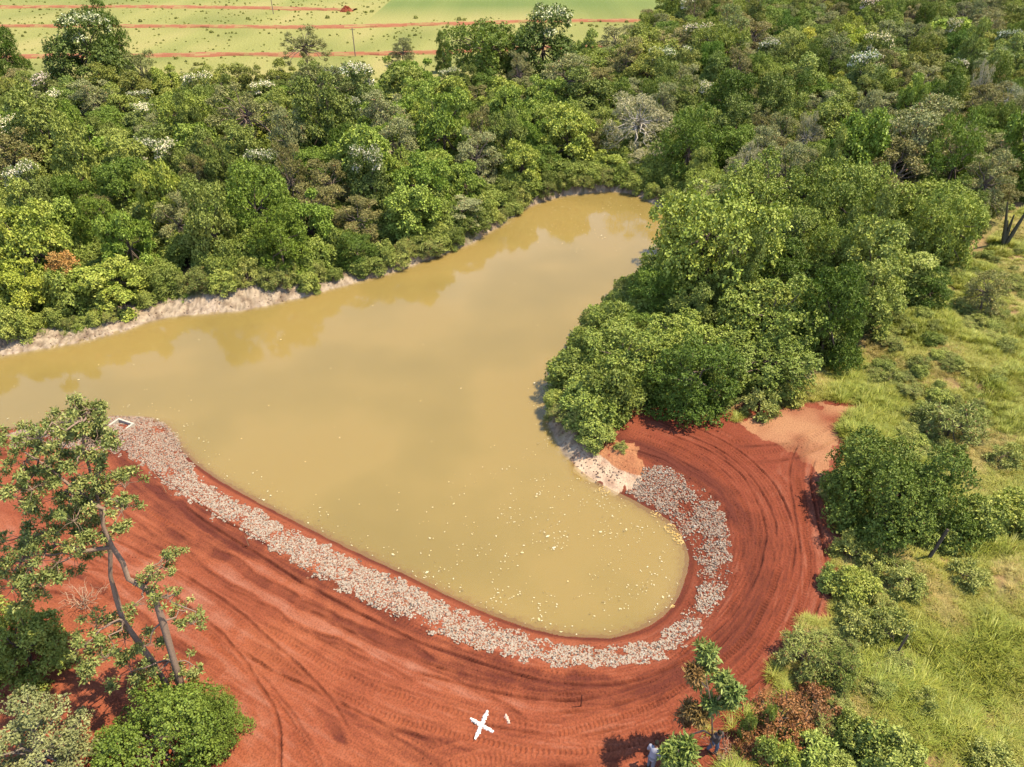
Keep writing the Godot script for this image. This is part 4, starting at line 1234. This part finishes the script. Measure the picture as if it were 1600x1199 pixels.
# ---------------------------------------------------------------- foreground plants
func build_tall_tree() -> void:
	var o := tag(base("tall_tree", Vector3(-14.51, 1.00, -17.66)), "tall thin-crowned tree with two bare crooked trunks over the red earth", "tree")
	var bark := Color(0.30, 0.21, 0.16)
	var from := o.position
	var trunks := []
	for tr in [[[Vector3(-14.47, 0.92, -17.50), Vector3(-14.43, 3.10, -17.89), Vector3(-14.46, 3.82, -18.03), Vector3(-14.50, 5.89, -18.44), Vector3(-14.61, 7.35, -18.75), Vector3(-15.03, 7.82, -18.85), Vector3(-15.48, 8.13, -18.92), Vector3(-15.53, 8.89, -19.09), Vector3(-15.80, 9.63, -19.26), Vector3(-15.96, 10.63, -19.50), Vector3(-15.76, 11.33, -19.67), Vector3(-16.62, 11.60, -19.74)], 0.165, 0.060], [[Vector3(-15.02, 0.48, -17.88), Vector3(-15.73, 3.48, -18.41), Vector3(-16.45, 5.58, -18.82), Vector3(-16.46, 6.75, -19.06), Vector3(-16.47, 7.86, -19.30), Vector3(-16.23, 8.94, -19.54), Vector3(-16.22, 9.83, -19.75), Vector3(-16.19, 11.68, -20.19), Vector3(-16.28, 13.54, -20.67), Vector3(-16.11, 14.56, -20.94)], 0.135, 0.035], [[Vector3(-15.89, 9.52, -19.36), Vector3(-17.08, 9.31, -19.31), Vector3(-18.01, 9.66, -19.39), Vector3(-19.31, 9.07, -19.26)], 0.100, 0.030], [[Vector3(-15.80, 11.09, -19.74), Vector3(-16.92, 12.19, -20.01), Vector3(-17.59, 12.98, -20.22), Vector3(-18.40, 13.63, -20.39)], 0.080, 0.025]]:
		var b := Buf.new()
		var pts := []
		var rad := []
		for q in tr[0]: pts.append(q - from)
		for k in pts.size(): rad.append(lerpf(tr[1], tr[2], float(k) / (pts.size() - 1)) * (1.0 + 0.12 * sin(k * 2.7)))
		b.tube(pts, rad, 9, bark)
		trunks.append(b)
	var tips: Buf = trunks[0]
	var f := Buf.new()
	var hubs := [Vector3(-14.62, 3.52, -18.23), Vector3(-14.66, 5.62, -18.64), Vector3(-14.76, 7.10, -18.95), Vector3(-15.19, 7.57, -19.05), Vector3(-15.65, 7.89, -19.12), Vector3(-15.69, 8.66, -19.29), Vector3(-15.97, 9.41, -19.46), Vector3(-16.13, 10.42, -19.70), Vector3(-15.92, 11.13, -19.87), Vector3(-16.78, 11.41, -19.94), Vector3(-16.32, 5.79, -18.67), Vector3(-16.33, 6.94, -18.91), Vector3(-16.34, 8.04, -19.15), Vector3(-16.11, 9.11, -19.39), Vector3(-16.09, 9.99, -19.60), Vector3(-16.07, 11.82, -20.04), Vector3(-16.16, 13.67, -20.52), Vector3(-16.00, 14.68, -20.79), Vector3(-15.97, 9.41, -19.46), Vector3(-17.17, 9.20, -19.41), Vector3(-18.10, 9.55, -19.49), Vector3(-19.41, 8.96, -19.36), Vector3(-15.88, 10.99, -19.84), Vector3(-17.00, 12.09, -20.11), Vector3(-17.67, 12.89, -20.32), Vector3(-18.49, 13.54, -20.49)]
	for q in [[Vector3(-16.47, 14.50, -21.34), 0.66, 1495], [Vector3(-16.33, 14.55, -21.76), 0.44, 757], [Vector3(-16.64, 14.58, -20.85), 0.52, 979], [Vector3(-16.34, 13.67, -21.37), 0.36, 420], [Vector3(-17.46, 13.16, -21.52), 0.68, 1589], [Vector3(-15.72, 13.88, -20.64), 0.61, 1302], [Vector3(-16.65, 15.11, -19.34), 0.49, 735], [Vector3(-17.75, 14.74, -19.61), 0.54, 863], [Vector3(-17.66, 13.93, -19.49), 0.59, 1219], [Vector3(-18.08, 12.64, -20.89), 0.63, 1383], [Vector3(-16.48, 13.03, -19.99), 0.69, 1652], [Vector3(-15.92, 12.42, -20.66), 0.63, 1377], [Vector3(-15.40, 11.42, -20.75), 0.60, 922], [Vector3(-17.02, 10.89, -20.83), 0.79, 2102], [Vector3(-18.07, 11.16, -20.55), 0.73, 1831], [Vector3(-17.30, 13.20, -18.76), 0.54, 874], [Vector3(-18.42, 12.70, -18.95), 0.59, 1021], [Vector3(-14.49, 12.00, -18.84), 0.51, 803], [Vector3(-16.37, 11.58, -18.75), 0.73, 1824], [Vector3(-18.90, 9.50, -20.23), 0.70, 1699], [Vector3(-16.72, 9.68, -19.89), 0.69, 1659], [Vector3(-19.02, 10.42, -19.03), 0.58, 876], [Vector3(-19.54, 9.59, -18.49), 0.67, 1544], [Vector3(-18.27, 9.82, -18.13), 0.66, 1501], [Vector3(-17.20, 10.03, -18.10), 0.57, 949], [Vector3(-18.27, 7.96, -20.23), 0.63, 1135], [Vector3(-19.96, 8.01, -18.54), 0.69, 1493], [Vector3(-18.60, 8.37, -18.40), 0.59, 1023], [Vector3(-14.06, 8.76, -19.04), 0.46, 540], [Vector3(-13.94, 8.23, -19.99), 0.38, 370], [Vector3(-14.71, 8.05, -18.99), 0.37, 359], [Vector3(-14.22, 5.14, -19.64), 0.45, 525], [Vector3(-12.44, 7.43, -17.31), 0.31, 295], [Vector3(-13.35, 8.40, -17.76), 0.36, 341], [Vector3(-17.26, 5.73, -18.25), 0.62, 1112], [Vector3(-16.75, 4.31, -18.79), 0.70, 1519], [Vector3(-16.32, 5.59, -17.00), 0.65, 1329], [Vector3(-15.39, 4.97, -18.01), 0.53, 759], [Vector3(-14.54, 8.16, -17.65), 0.40, 395], [Vector3(-17.22, 6.01, -17.29), 0.46, 544], [Vector3(-15.29, 3.31, -17.90), 0.60, 1032], [Vector3(-14.00, 3.49, -18.25), 0.45, 520], [Vector3(-16.18, 3.68, -17.67), 0.64, 1287], [Vector3(-14.63, 2.25, -17.97), 0.56, 824]]:
		var c: Vector3 = q[0] - from
		var near := Vector3.ZERO
		var best := 1e9
		for h in hubs:
			if (h - from).distance_to(c) < best:
				best = (h - from).distance_to(c); near = h - from
		limb(tips, near, c, 0.055, 0.018, bark, 0.3, 5, 5)
		var sub := []
		for k in 9:
			var s := c + ball() * float(q[1]) * Vector3(1.3, 0.9, 1.3)
			limb(tips, c, s, 0.016, 0.006, bark, 0.2, 3, 3)
			sub.append([s, float(q[1]) * rnd(0.3, 0.55), 0.7])
		leaves(f, sub, int(q[2]), 0.135, 0.06, Color(0.10, 0.145, 0.04), Color(0.29, 0.31, 0.10), {"wild": 1.1, "per": 3, "deep": 1.0, "under": 0.8, "dry": 0.02})
	for b in trunks: part("trunk", b.mesh(M.bark), o)
	part("crown", f.mesh(M.leaf), o)

func build_sapling(called: String, at: Vector3, stems: Array, clumps: Array, ca: Color, cb: Color, label: String) -> void:
	var o := tag(base(called, at), label, "tree")
	var b := Buf.new()
	for s in stems:
		var pts := []
		var rad := []
		for k in s.size():
			pts.append(s[k] - at)
			rad.append(lerpf(0.05, 0.02, float(k) / maxi(1, s.size() - 1)))
		b.tube(pts, rad, 6, Color(0.40, 0.27, 0.18))
	var f := Buf.new()
	for q in clumps:
		var c: Vector3 = q[0] - at
		var dry: float = q[2]
		leaves(f, [[c, q[1], 0.85]], int(650 * q[1] / 0.5), 0.24, 0.07, ca.lerp(Color(0.16, 0.07, 0.035), dry), cb.lerp(Color(0.24, 0.12, 0.05), dry), {"wild": 0.8, "deep": 0.7, "under": 0.7})
	part("trunk", b.mesh(M.bark), o)
	part("crown", f.mesh(M.leaf), o)

func build_brush(at: Vector3, r: float, h: float, count: int, col: Color, label: String) -> void:
	var b := Buf.new()
	for k in count:
		var d := ball()
		d.y = absf(d.y) * 0.8 + 0.25
		var p := Vector3(rnd(-0.25, 0.25) * r, 0, rnd(-0.25, 0.25) * r)
		var e := p + Vector3(d.x * r, d.y * h, d.z * r)
		limb(b, p, e, 0.022, 0.009, col, 0.3, 4, 4)
		for j in 3: limb(b, p.lerp(e, rnd(0.4, 0.9)), e + ball() * r * 0.4, 0.011, 0.004, col, 0.3, 3, 3)
	tag(single("dry_brush", b.mesh(M.bark), at), label, "dry branches")

func build_shrubs() -> void:
	for s in [[-14.51, -15.36, "fine", 3.03, "round_bush", 4.20, "large dense deep green bush at the foot of the tall tree", ""], [-12.61, -16.36, "fine", 1.40, "round_bush", 2.60, "dense green bush at the right edge of the large bush, lower left", ""], [-22.34, -19.72, "mid", 2.08, "leafy_bush", 4.50, "light green leafy bush at the left edge below the tall tree", "yellowish"], [-18.70, -14.63, "olive", 2.24, "feathery_bush", 5.00, "grey-green feathery bush in the lower left corner", "greyish"], [21.64, -29.31, "mound", 4.53, "round_bush", 6.60, "big round dark green bush beside the red earth on the right", "deep"], [26.44, -28.55, "bush", 1.64, "round_bush", 3.00, "bush forming the right flank of the big round bush", ""], [29.50, -37.30, "fern", 2.32, "open_shrub", 3.20, "pale open shrub with thin stems behind the big round bush", "greyish"], [28.35, -28.85, "bush", 1.81, "leafy_bush", 2.40, "light green bush at the right edge of the photo", "yellowish"], [31.60, -34.46, "weed", 1.22, "leafy_bush", 1.40, "small pale bush above the light bush at the right edge", ""], [18.54, -26.59, "weed", 1.25, "leafy_bush", 1.60, "pale green bush at the foot of the big round bush", "yellowish"], [17.55, -23.82, "bush", 1.30, "leafy_bush", 2.00, "light green bush leaning over the red earth", "yellowish"], [16.57, -24.48, "sprout", 0.73, "leafy_sprout", 1.40, "small sprout reaching over the red earth's edge", ""], [16.91, -21.77, "weed", 1.24, "leafy_bush", 1.80, "pale green bush below the leaning light bush", ""], [13.73, -19.86, "fern", 1.42, "feathery_bush", 2.20, "olive feathery bush spreading over the red track", ""], [14.86, -19.27, "fern", 1.22, "feathery_bush", 2.00, "olive feathery bush right of the spreading one", "deep"], [11.52, -16.53, "dead", 1.68, "withered_bush", 2.00, "withered reddish-brown bush beside the sapling", ""], [13.30, -17.64, "dead", 1.40, "withered_bush", 1.70, "withered brown bush behind the reddish one", "greyish"], [10.35, -15.56, "dead", 1.11, "withered_bush", 1.50, "withered dark red bush beside the two people", ""], [12.51, -15.38, "sprout", 1.05, "leafy_sprout", 1.70, "bright green sprout in front of the withered bushes", ""], [10.98, -16.61, "sprout", 0.43, "leafy_sprout", 2.20, "small lime sprout rising through the withered bush", ""], [10.02, -16.30, "sprout", 0.35, "leafy_sprout", 2.00, "smallest lime sprout at the left of the withered bush", ""], [10.50, -15.32, "sprout", 0.63, "leafy_sprout", 1.90, "lime sprout low in the withered bushes", ""], [11.25, -14.98, "sprout", 0.73, "leafy_sprout", 1.70, "lime sprout at the bottom edge among withered leaves", "yellowish"], [15.56, -15.14, "bush", 1.61, "leafy_bush", 2.60, "bright yellow-green bush at the bottom edge right", ""], [14.66, -16.25, "bush", 0.97, "leafy_bush", 2.00, "mid green bush behind the bright bottom bush", ""], [18.34, -21.62, "weed", 1.23, "leafy_bush", 2.20, "pale feathery bush around the thin fence post", ""], [20.25, -23.95, "weed", 1.24, "leafy_bush", 1.70, "pale green bush near the dark fence post", ""], [23.48, -27.19, "bush", 1.19, "leafy_bush", 1.80, "green bush at the right of the dark fence post", ""], [23.97, -24.69, "weed", 1.20, "leafy_bush", 1.40, "low pale bush in the meadow right of the posts", ""], [18.44, -17.94, "weed", 0.85, "leafy_bush", 1.20, "low bush in the open grass, lower right", ""], [20.19, -15.51, "weed", 1.06, "leafy_bush", 1.20, "low green bush in the lower right corner", ""], [19.63, -40.84, "weed", 1.53, "leafy_bush", 1.80, "tall pale weeds at the head of the red track", "yellowish"], [17.32, -39.27, "weed", 1.58, "leafy_bush", 2.20, "green weeds between the wood and the red track", ""], [35.02, -53.23, "dark", 2.15, "small_tree", 4.00, "small dark round tree on several thin stems", "deep", "tree"], [39.61, -52.85, "olive", 1.91, "small_tree", 5.00, "small light green tree at the meadow's right side", "yellowish", "tree"], [32.86, -47.41, "bush", 0.90, "leafy_bush", 1.10, "small dark bush below the round tree", "deep"], [5.67, -36.55, "bush", 1.43, "leafy_bush", 1.70, "low green bush on the right bank above the clay", ""], [4.51, -37.78, "weed", 1.12, "leafy_bush", 1.40, "small weeds at the foot of the right bank trees", ""], [7.12, -35.38, "weed", 0.54, "leafy_bush", 0.60, "tiny green plant on the red slope above the clay", ""], [-18.56, -59.41, "weed", 0.82, "leafy_bush", 1.50, "small yellowish plant on the far clay bank", "yellowish"]]:
		var at := stand(s[0], s[1]) - Vector3(0, 0.1, 0)
		plant(s[4], s[2], at, s[3], s[5], s[6], s[8] if s.size() > 8 else "bush", "", M[s[7]] if s[7] else null)
	# unnamed little weeds all over the meadow
	var made := 0
	for k in 2500:
		if made >= 230: break
		var x := rnd(8, 50)
		var z := rnd(-72, -14)
		if absf(x) > 4.0 - z * 0.74 or not Geometry2D.is_point_in_polygon(Vector2(x, z), meadow) or look(sdf_dirt, x, z) < 1.0: continue
		if big.get_noise_2d(x * 1.8, z * 1.8 - 10.0) < -0.02: continue
		made += 1
		var w := rnd(0.4, 1.0)
		var ti := rng.randi() % 3
		var edge := look(sdf_dirt, x, z)
		var where := "at the edge of the red earth" if edge < 4.0 else ("under the trees' edge" if z < -50 else ("far out by the right side" if x > 26 else "out in the grass"))
		var near := ", near ground" if z > -24 else (", middle distance" if z > -42 else ", far end")
		var kd: String = ["weed", "weed", "bush", "fern"][rng.randi() % 4]
		plant("meadow_bush", kd, stand(x, z) - Vector3(0, 0.05, 0), w, w * rnd(0.7, 1.3), "%s %s %s bush %s%s" % ["little" if w < 0.7 else "knee-high", ["dark green", "mid green", "pale green"][ti], {"weed": "spindly", "bush": "leafy", "fern": "feathery"}[kd], where, near], "bush", "small bushes scattered in the meadow", M.tints.any[ti])

func build_upright_stems() -> void:
	var at := Vector3(49.56, 0, -66.55)
	at.y = land(at.x, at.z) - 0.1
	var o := tag(base("bare_stump_tree", at), "cluster of dark bare upright stems at the meadow's right edge", "tree")
	for k in 6:
		var b := Buf.new()
		var d := Vector3(rnd(-0.2, 0.2) + (k - 2.5) * 0.14, 1, rnd(-0.15, 0.15))
		var l := rnd(2.4, 5.2)
		b.tube([Vector3(rnd(-0.25, 0.25), -0.3, rnd(-0.2, 0.2)), d * l * 0.4 + ball() * 0.08, d * l], [0.22, 0.17, 0.06], 7, Color(0.10, 0.095, 0.065))
		part("stem", b.mesh(M.bark), o)

# ---------------------------------------------------------------- materials
func make_materials() -> void:
	var dull := Color(0.62, 0.62, 0.62).linear_to_srgb()
	var grey := [[0.0, 0.35, 0.65, 1.0], [Color(0.70, 0.70, 0.70), Color(0.88, 0.88, 0.88), Color(0.96, 0.96, 0.96), Color(1, 1, 1)]]
	var grain := noise_tex(512, 0.035, grey, 3, 5)
	var coarse := noise_tex(512, 0.02, grey, 5, 6)
	var bump := noise_tex(512, 0.05, [], 8, 5)
	M.earth = triplanar(plain(dull, 0.95), 0.45, grain, bump, 2.2)
	M.ground = triplanar(plain(dull, 0.97), 0.22, coarse, bump, 4.0)
	M.stone = triplanar(plain(Color(0.52, 0.465, 0.425).linear_to_srgb(), 0.85), 1.6, grain, bump, 0.6)
	M.stones = []
	for c in [Color(0.50, 0.46, 0.41), Color(0.38, 0.35, 0.32), Color(0.54, 0.51, 0.46), Color(0.45, 0.34, 0.275)]:
		M.stones.append(triplanar(plain((c * 0.5).linear_to_srgb(), 0.85), 1.6, grain, bump, 0.6))
	M.concrete = triplanar(plain(Color(0.7, 0.7, 0.7).linear_to_srgb(), 0.9), 0.8, coarse, bump, 0.5)
	M.lime = triplanar(plain(Color.WHITE, 0.95), 1.5, grain, bump, 0.8)
	M.flake = plain(Color(0.48, 0.48, 0.48).linear_to_srgb(), 0.6)
	M.cloth = plain(Color(0.75, 0.75, 0.75).linear_to_srgb(), 0.85)
	M.bark = triplanar(plain(dull, 0.92), 1.4, coarse, bump, 1.2)
	M.leaf = leaf_mat(Color.WHITE)
	M.tints = {
		"any": [leaf_mat(Color(0.86, 0.88, 0.86)), M.leaf, leaf_mat(Color(1.08, 1.07, 1.05))],
		"olive": [leaf_mat(Color(0.92, 0.88, 0.84)), M.leaf, leaf_mat(Color(1.05, 1.06, 1.12))],
		"lime": [leaf_mat(Color(0.82, 0.9, 0.85)), leaf_mat(Color(0.9, 0.95, 0.95)), M.leaf],
	}
	M.deep = leaf_mat(Color(0.82, 0.86, 0.78))
	M.yellowish = leaf_mat(Color(1.05, 1.03, 0.95))
	M.greyish = leaf_mat(Color(0.95, 0.96, 0.98))
	var w := StandardMaterial3D.new()
	w.albedo_color = Color(0.256, 0.185, 0.060).linear_to_srgb()
	w.albedo_color.a = 0.28
	w.transparency = BaseMaterial3D.TRANSPARENCY_ALPHA
	w.roughness = 0.06
	w.metallic_specular = 0.40
	w.normal_enabled = true
	w.normal_texture = noise_tex(512, 0.012, [], 12, 3, true, 1.2)
	w.normal_scale = 0.006
	w.uv1_triplanar = true
	w.uv1_world_triplanar = true
	w.uv1_scale = Vector3.ONE * 0.12
	w.cull_mode = BaseMaterial3D.CULL_DISABLED
	M.water = w
	var s := StandardMaterial3D.new()
	s.albedo_color = Color(0.256, 0.185, 0.060).linear_to_srgb()
	s.albedo_color.a = 0.34
	s.transparency = BaseMaterial3D.TRANSPARENCY_ALPHA
	s.roughness = 1.0
	s.albedo_texture = noise_tex(512, 0.006, [[0.0, 0.4, 0.6, 1.0], [Color(0.84, 0.86, 0.84), Color(0.93, 0.94, 0.92), Color(1, 1, 1), Color(1, 0.99, 0.98)]], 44, 4)
	s.uv1_triplanar = true
	s.uv1_world_triplanar = true
	s.uv1_scale = Vector3.ONE * 0.022
	s.specular_mode = BaseMaterial3D.SPECULAR_DISABLED
	s.cull_mode = BaseMaterial3D.CULL_DISABLED
	M.silt = s

func leaf_mat(tint: Color) -> StandardMaterial3D:
	var m := plain(Color(tint.r * 0.92, tint.g * 0.905, tint.b * 0.90), 0.5)
	m.metallic_specular = 0.28
	m.backlight_enabled = true
	m.backlight = Color(0.52, 0.55, 0.27)
	return m

# ---------------------------------------------------------------- scene
func _ready() -> void:
	var cam := Camera3D.new()
	cam.name = "camera"
	cam.position = Vector3(0, 31, 0)
	cam.rotation_degrees = Vector3(-35, 0, 0)
	cam.fov = 56.8
	cam.near = 0.3
	cam.far = 6000.0
	add_child(cam)
	cam.current = true
	var env := Environment.new()
	env.background_mode = Environment.BG_SKY
	var sky := Sky.new()
	var sm := ProceduralSkyMaterial.new()
	sm.sky_top_color = Color(0.46, 0.58, 0.76)
	sm.sky_horizon_color = Color(0.90, 0.91, 0.90)
	sm.sky_curve = 0.18
	sm.ground_bottom_color = Color(0.30, 0.30, 0.18)
	sm.ground_horizon_color = Color(0.55, 0.58, 0.50)
	var drift := noise_tex(1024, 0.006, [[0.0, 0.52, 0.72, 1.0], [Color(1, 1, 1, 0), Color(1, 1, 1, 0), Color(1, 1, 1, 0.75), Color(1, 1, 1, 1)]], 31, 5)
	drift.height = 512
	sm.sky_cover = drift
	sm.sky_cover_modulate = Color(0.62, 0.62, 0.62)
	sky.sky_material = sm
	env.sky = sky
	env.tonemap_mode = Environment.TONE_MAPPER_LINEAR
	env.tonemap_exposure = 2.65
	env.sdfgi_enabled = true
	env.ssao_enabled = true
	env.ssil_enabled = true
	var we := WorldEnvironment.new()
	we.name = "environment"
	we.environment = env
	add_child(we)
	var sun := DirectionalLight3D.new()
	sun.name = "sun"
	sun.light_energy = 1.6
	sun.light_color = Color(1.0, 0.93, 0.80)
	sun.light_angular_distance = 0.5
	sun.shadow_enabled = true
	add_child(sun)
	sun.look_at_from_position(Vector3(0.43, 0.90, -0.05) * 50.0, Vector3.ZERO)

	rng.seed = 20
	big.noise_type = FastNoiseLite.TYPE_SIMPLEX_SMOOTH
	big.frequency = 0.09
	big.fractal_octaves = 3
	big.seed = 11
	fine.noise_type = FastNoiseLite.TYPE_SIMPLEX_SMOOTH
	fine.frequency = 0.55
	fine.fractal_octaves = 3
	fine.seed = 23
	rill.noise_type = FastNoiseLite.TYPE_SIMPLEX_SMOOTH
	rill.frequency = 0.8
	rill.fractal_octaves = 2
	rill.seed = 5
	make_materials()
	sdf_shore.resize(SNX * SNZ)
	sdf_dirt.resize(SNX * SNZ)
	for iz in SNZ:
		for ix in SNX:
			var p := Vector2(SX0 + ix, SZ0 + iz)
			sdf_shore[iz * SNX + ix] = signed(shore, p)
			sdf_dirt[iz * SNX + ix] = signed(dirt, p)
	var t0 := Time.get_ticks_msec()
	build_ground()
	print("ground ", Time.get_ticks_msec() - t0)
	build_earth()
	print("earth ", Time.get_ticks_msec() - t0)
	build_clay_bank()
	build_water()
	build_terraces()
	build_riprap()
	print("stones ", Time.get_ticks_msec() - t0)
	rng.seed = 99
	make_kinds()
	print("kinds ", Time.get_ticks_msec() - t0)
	rng.seed = 101
	build_forest()
	rng.seed = 102
	build_bank_bushes()
	rng.seed = 103
	build_meadow()
	rng.seed = 104
	build_tall_tree()
	rng.seed = 105
	build_shrubs()
	for s in [["young_tree", Vector3(8.59, 0.94, -15.88), [[Vector3(8.59, 0.94, -15.88), Vector3(8.31, 2.36, -15.88), Vector3(7.98, 4.25, -15.88), Vector3(7.53, 5.80, -15.88), Vector3(7.35, 7.25, -15.88)], [Vector3(8.39, 1.86, -15.88), Vector3(7.98, 2.26, -15.88), Vector3(7.49, 1.96, -15.88), Vector3(7.31, 1.35, -15.88)], [Vector3(8.02, 4.02, -15.88), Vector3(8.27, 4.93, -15.88), Vector3(8.55, 5.06, -15.88)], [Vector3(7.60, 5.37, -15.88), Vector3(7.09, 6.10, -15.88)]], [[Vector3(7.39, 7.26, -16.16), 0.40, 0.00], [Vector3(7.46, 6.61, -16.04), 0.31, 0.00], [Vector3(6.84, 6.74, -15.63), 0.34, 0.80], [Vector3(7.41, 5.18, -16.25), 0.30, 0.50], [Vector3(8.30, 5.27, -16.25), 0.40, 0.00], [Vector3(8.65, 5.23, -15.78), 0.40, 0.00], [Vector3(8.65, 4.19, -16.06), 0.31, 0.00], [Vector3(7.96, 4.30, -15.86), 0.33, 0.00], [Vector3(7.28, 3.85, -15.91), 0.41, 0.75], [Vector3(7.16, 3.01, -16.01), 0.39, 0.90], [Vector3(7.51, 3.92, -15.49), 0.26, 0.70]], Color(0.10, 0.16, 0.04), Color(0.25, 0.30, 0.09), "slender young tree with drooping leaves beside the two people"], ["young_tree", Vector3(6.85, 1.20, -14.51), [[Vector3(6.87, 1.04, -14.51), Vector3(6.71, 2.22, -14.51), Vector3(6.51, 3.35, -14.51)]], [[Vector3(6.62, 2.88, -14.75), 0.50, 0.00], [Vector3(6.21, 2.83, -14.58), 0.35, 0.00], [Vector3(6.95, 3.23, -14.75), 0.35, 0.00], [Vector3(6.82, 2.78, -14.41), 0.46, 0.00], [Vector3(6.50, 1.72, -14.69), 0.41, 0.00]], Color(0.12, 0.18, 0.04), Color(0.24, 0.29, 0.08), "bright leafy young tree at the bottom edge beside the pale-shirted person"]]: build_sapling(s[0], s[1], s[2], s[3], s[4], s[5], s[6])
	for s in [[-21.73, -23.03, 1.00, 1.00, 16, Color(0.55, 0.38, 0.26), "bleached dry branches lying under the tall tree"], [-21.92, -20.62, 0.80, 0.50, 10, Color(0.5, 0.34, 0.24), "dry twigs beside the light green bush at the left edge"], [20.84, -42.52, 1.40, 1.20, 14, Color(0.42, 0.38, 0.31), "grey dead branch fallen from the wood's edge"], [9.15, -15.56, 1.00, 0.50, 14, Color(0.4, 0.26, 0.18), "cut branches on the ground at the people's feet"], [-15.94, -63.76, 0.80, 0.90, 8, Color(0.45, 0.36, 0.28), "bare twigs on the far clay bank"]]: build_brush(stand(s[0], s[1]), s[2], s[3], s[4], s[5], s[6])
	build_upright_stems()
	rng.seed = 106
	build_box()
	build_small_things()
	build_debris()
	for s in [[5.70, -14.88, 2.60, 0.35, Color(0.24, 0.25, 0.31), Color(0.15, 0.16, 0.19), "person in a pale grey-blue shirt bending forward at the bottom edge"], [8.44, -15.61, 0.40, 0.10, Color(0.07, 0.055, 0.055), Color(0.10, 0.13, 0.20), "person in dark shirt and jeans under the young tree"]]: build_person(stand(s[0], s[1]), s[2], s[3], s[4], s[5], s[6])
	print("all ", Time.get_ticks_msec() - t0)
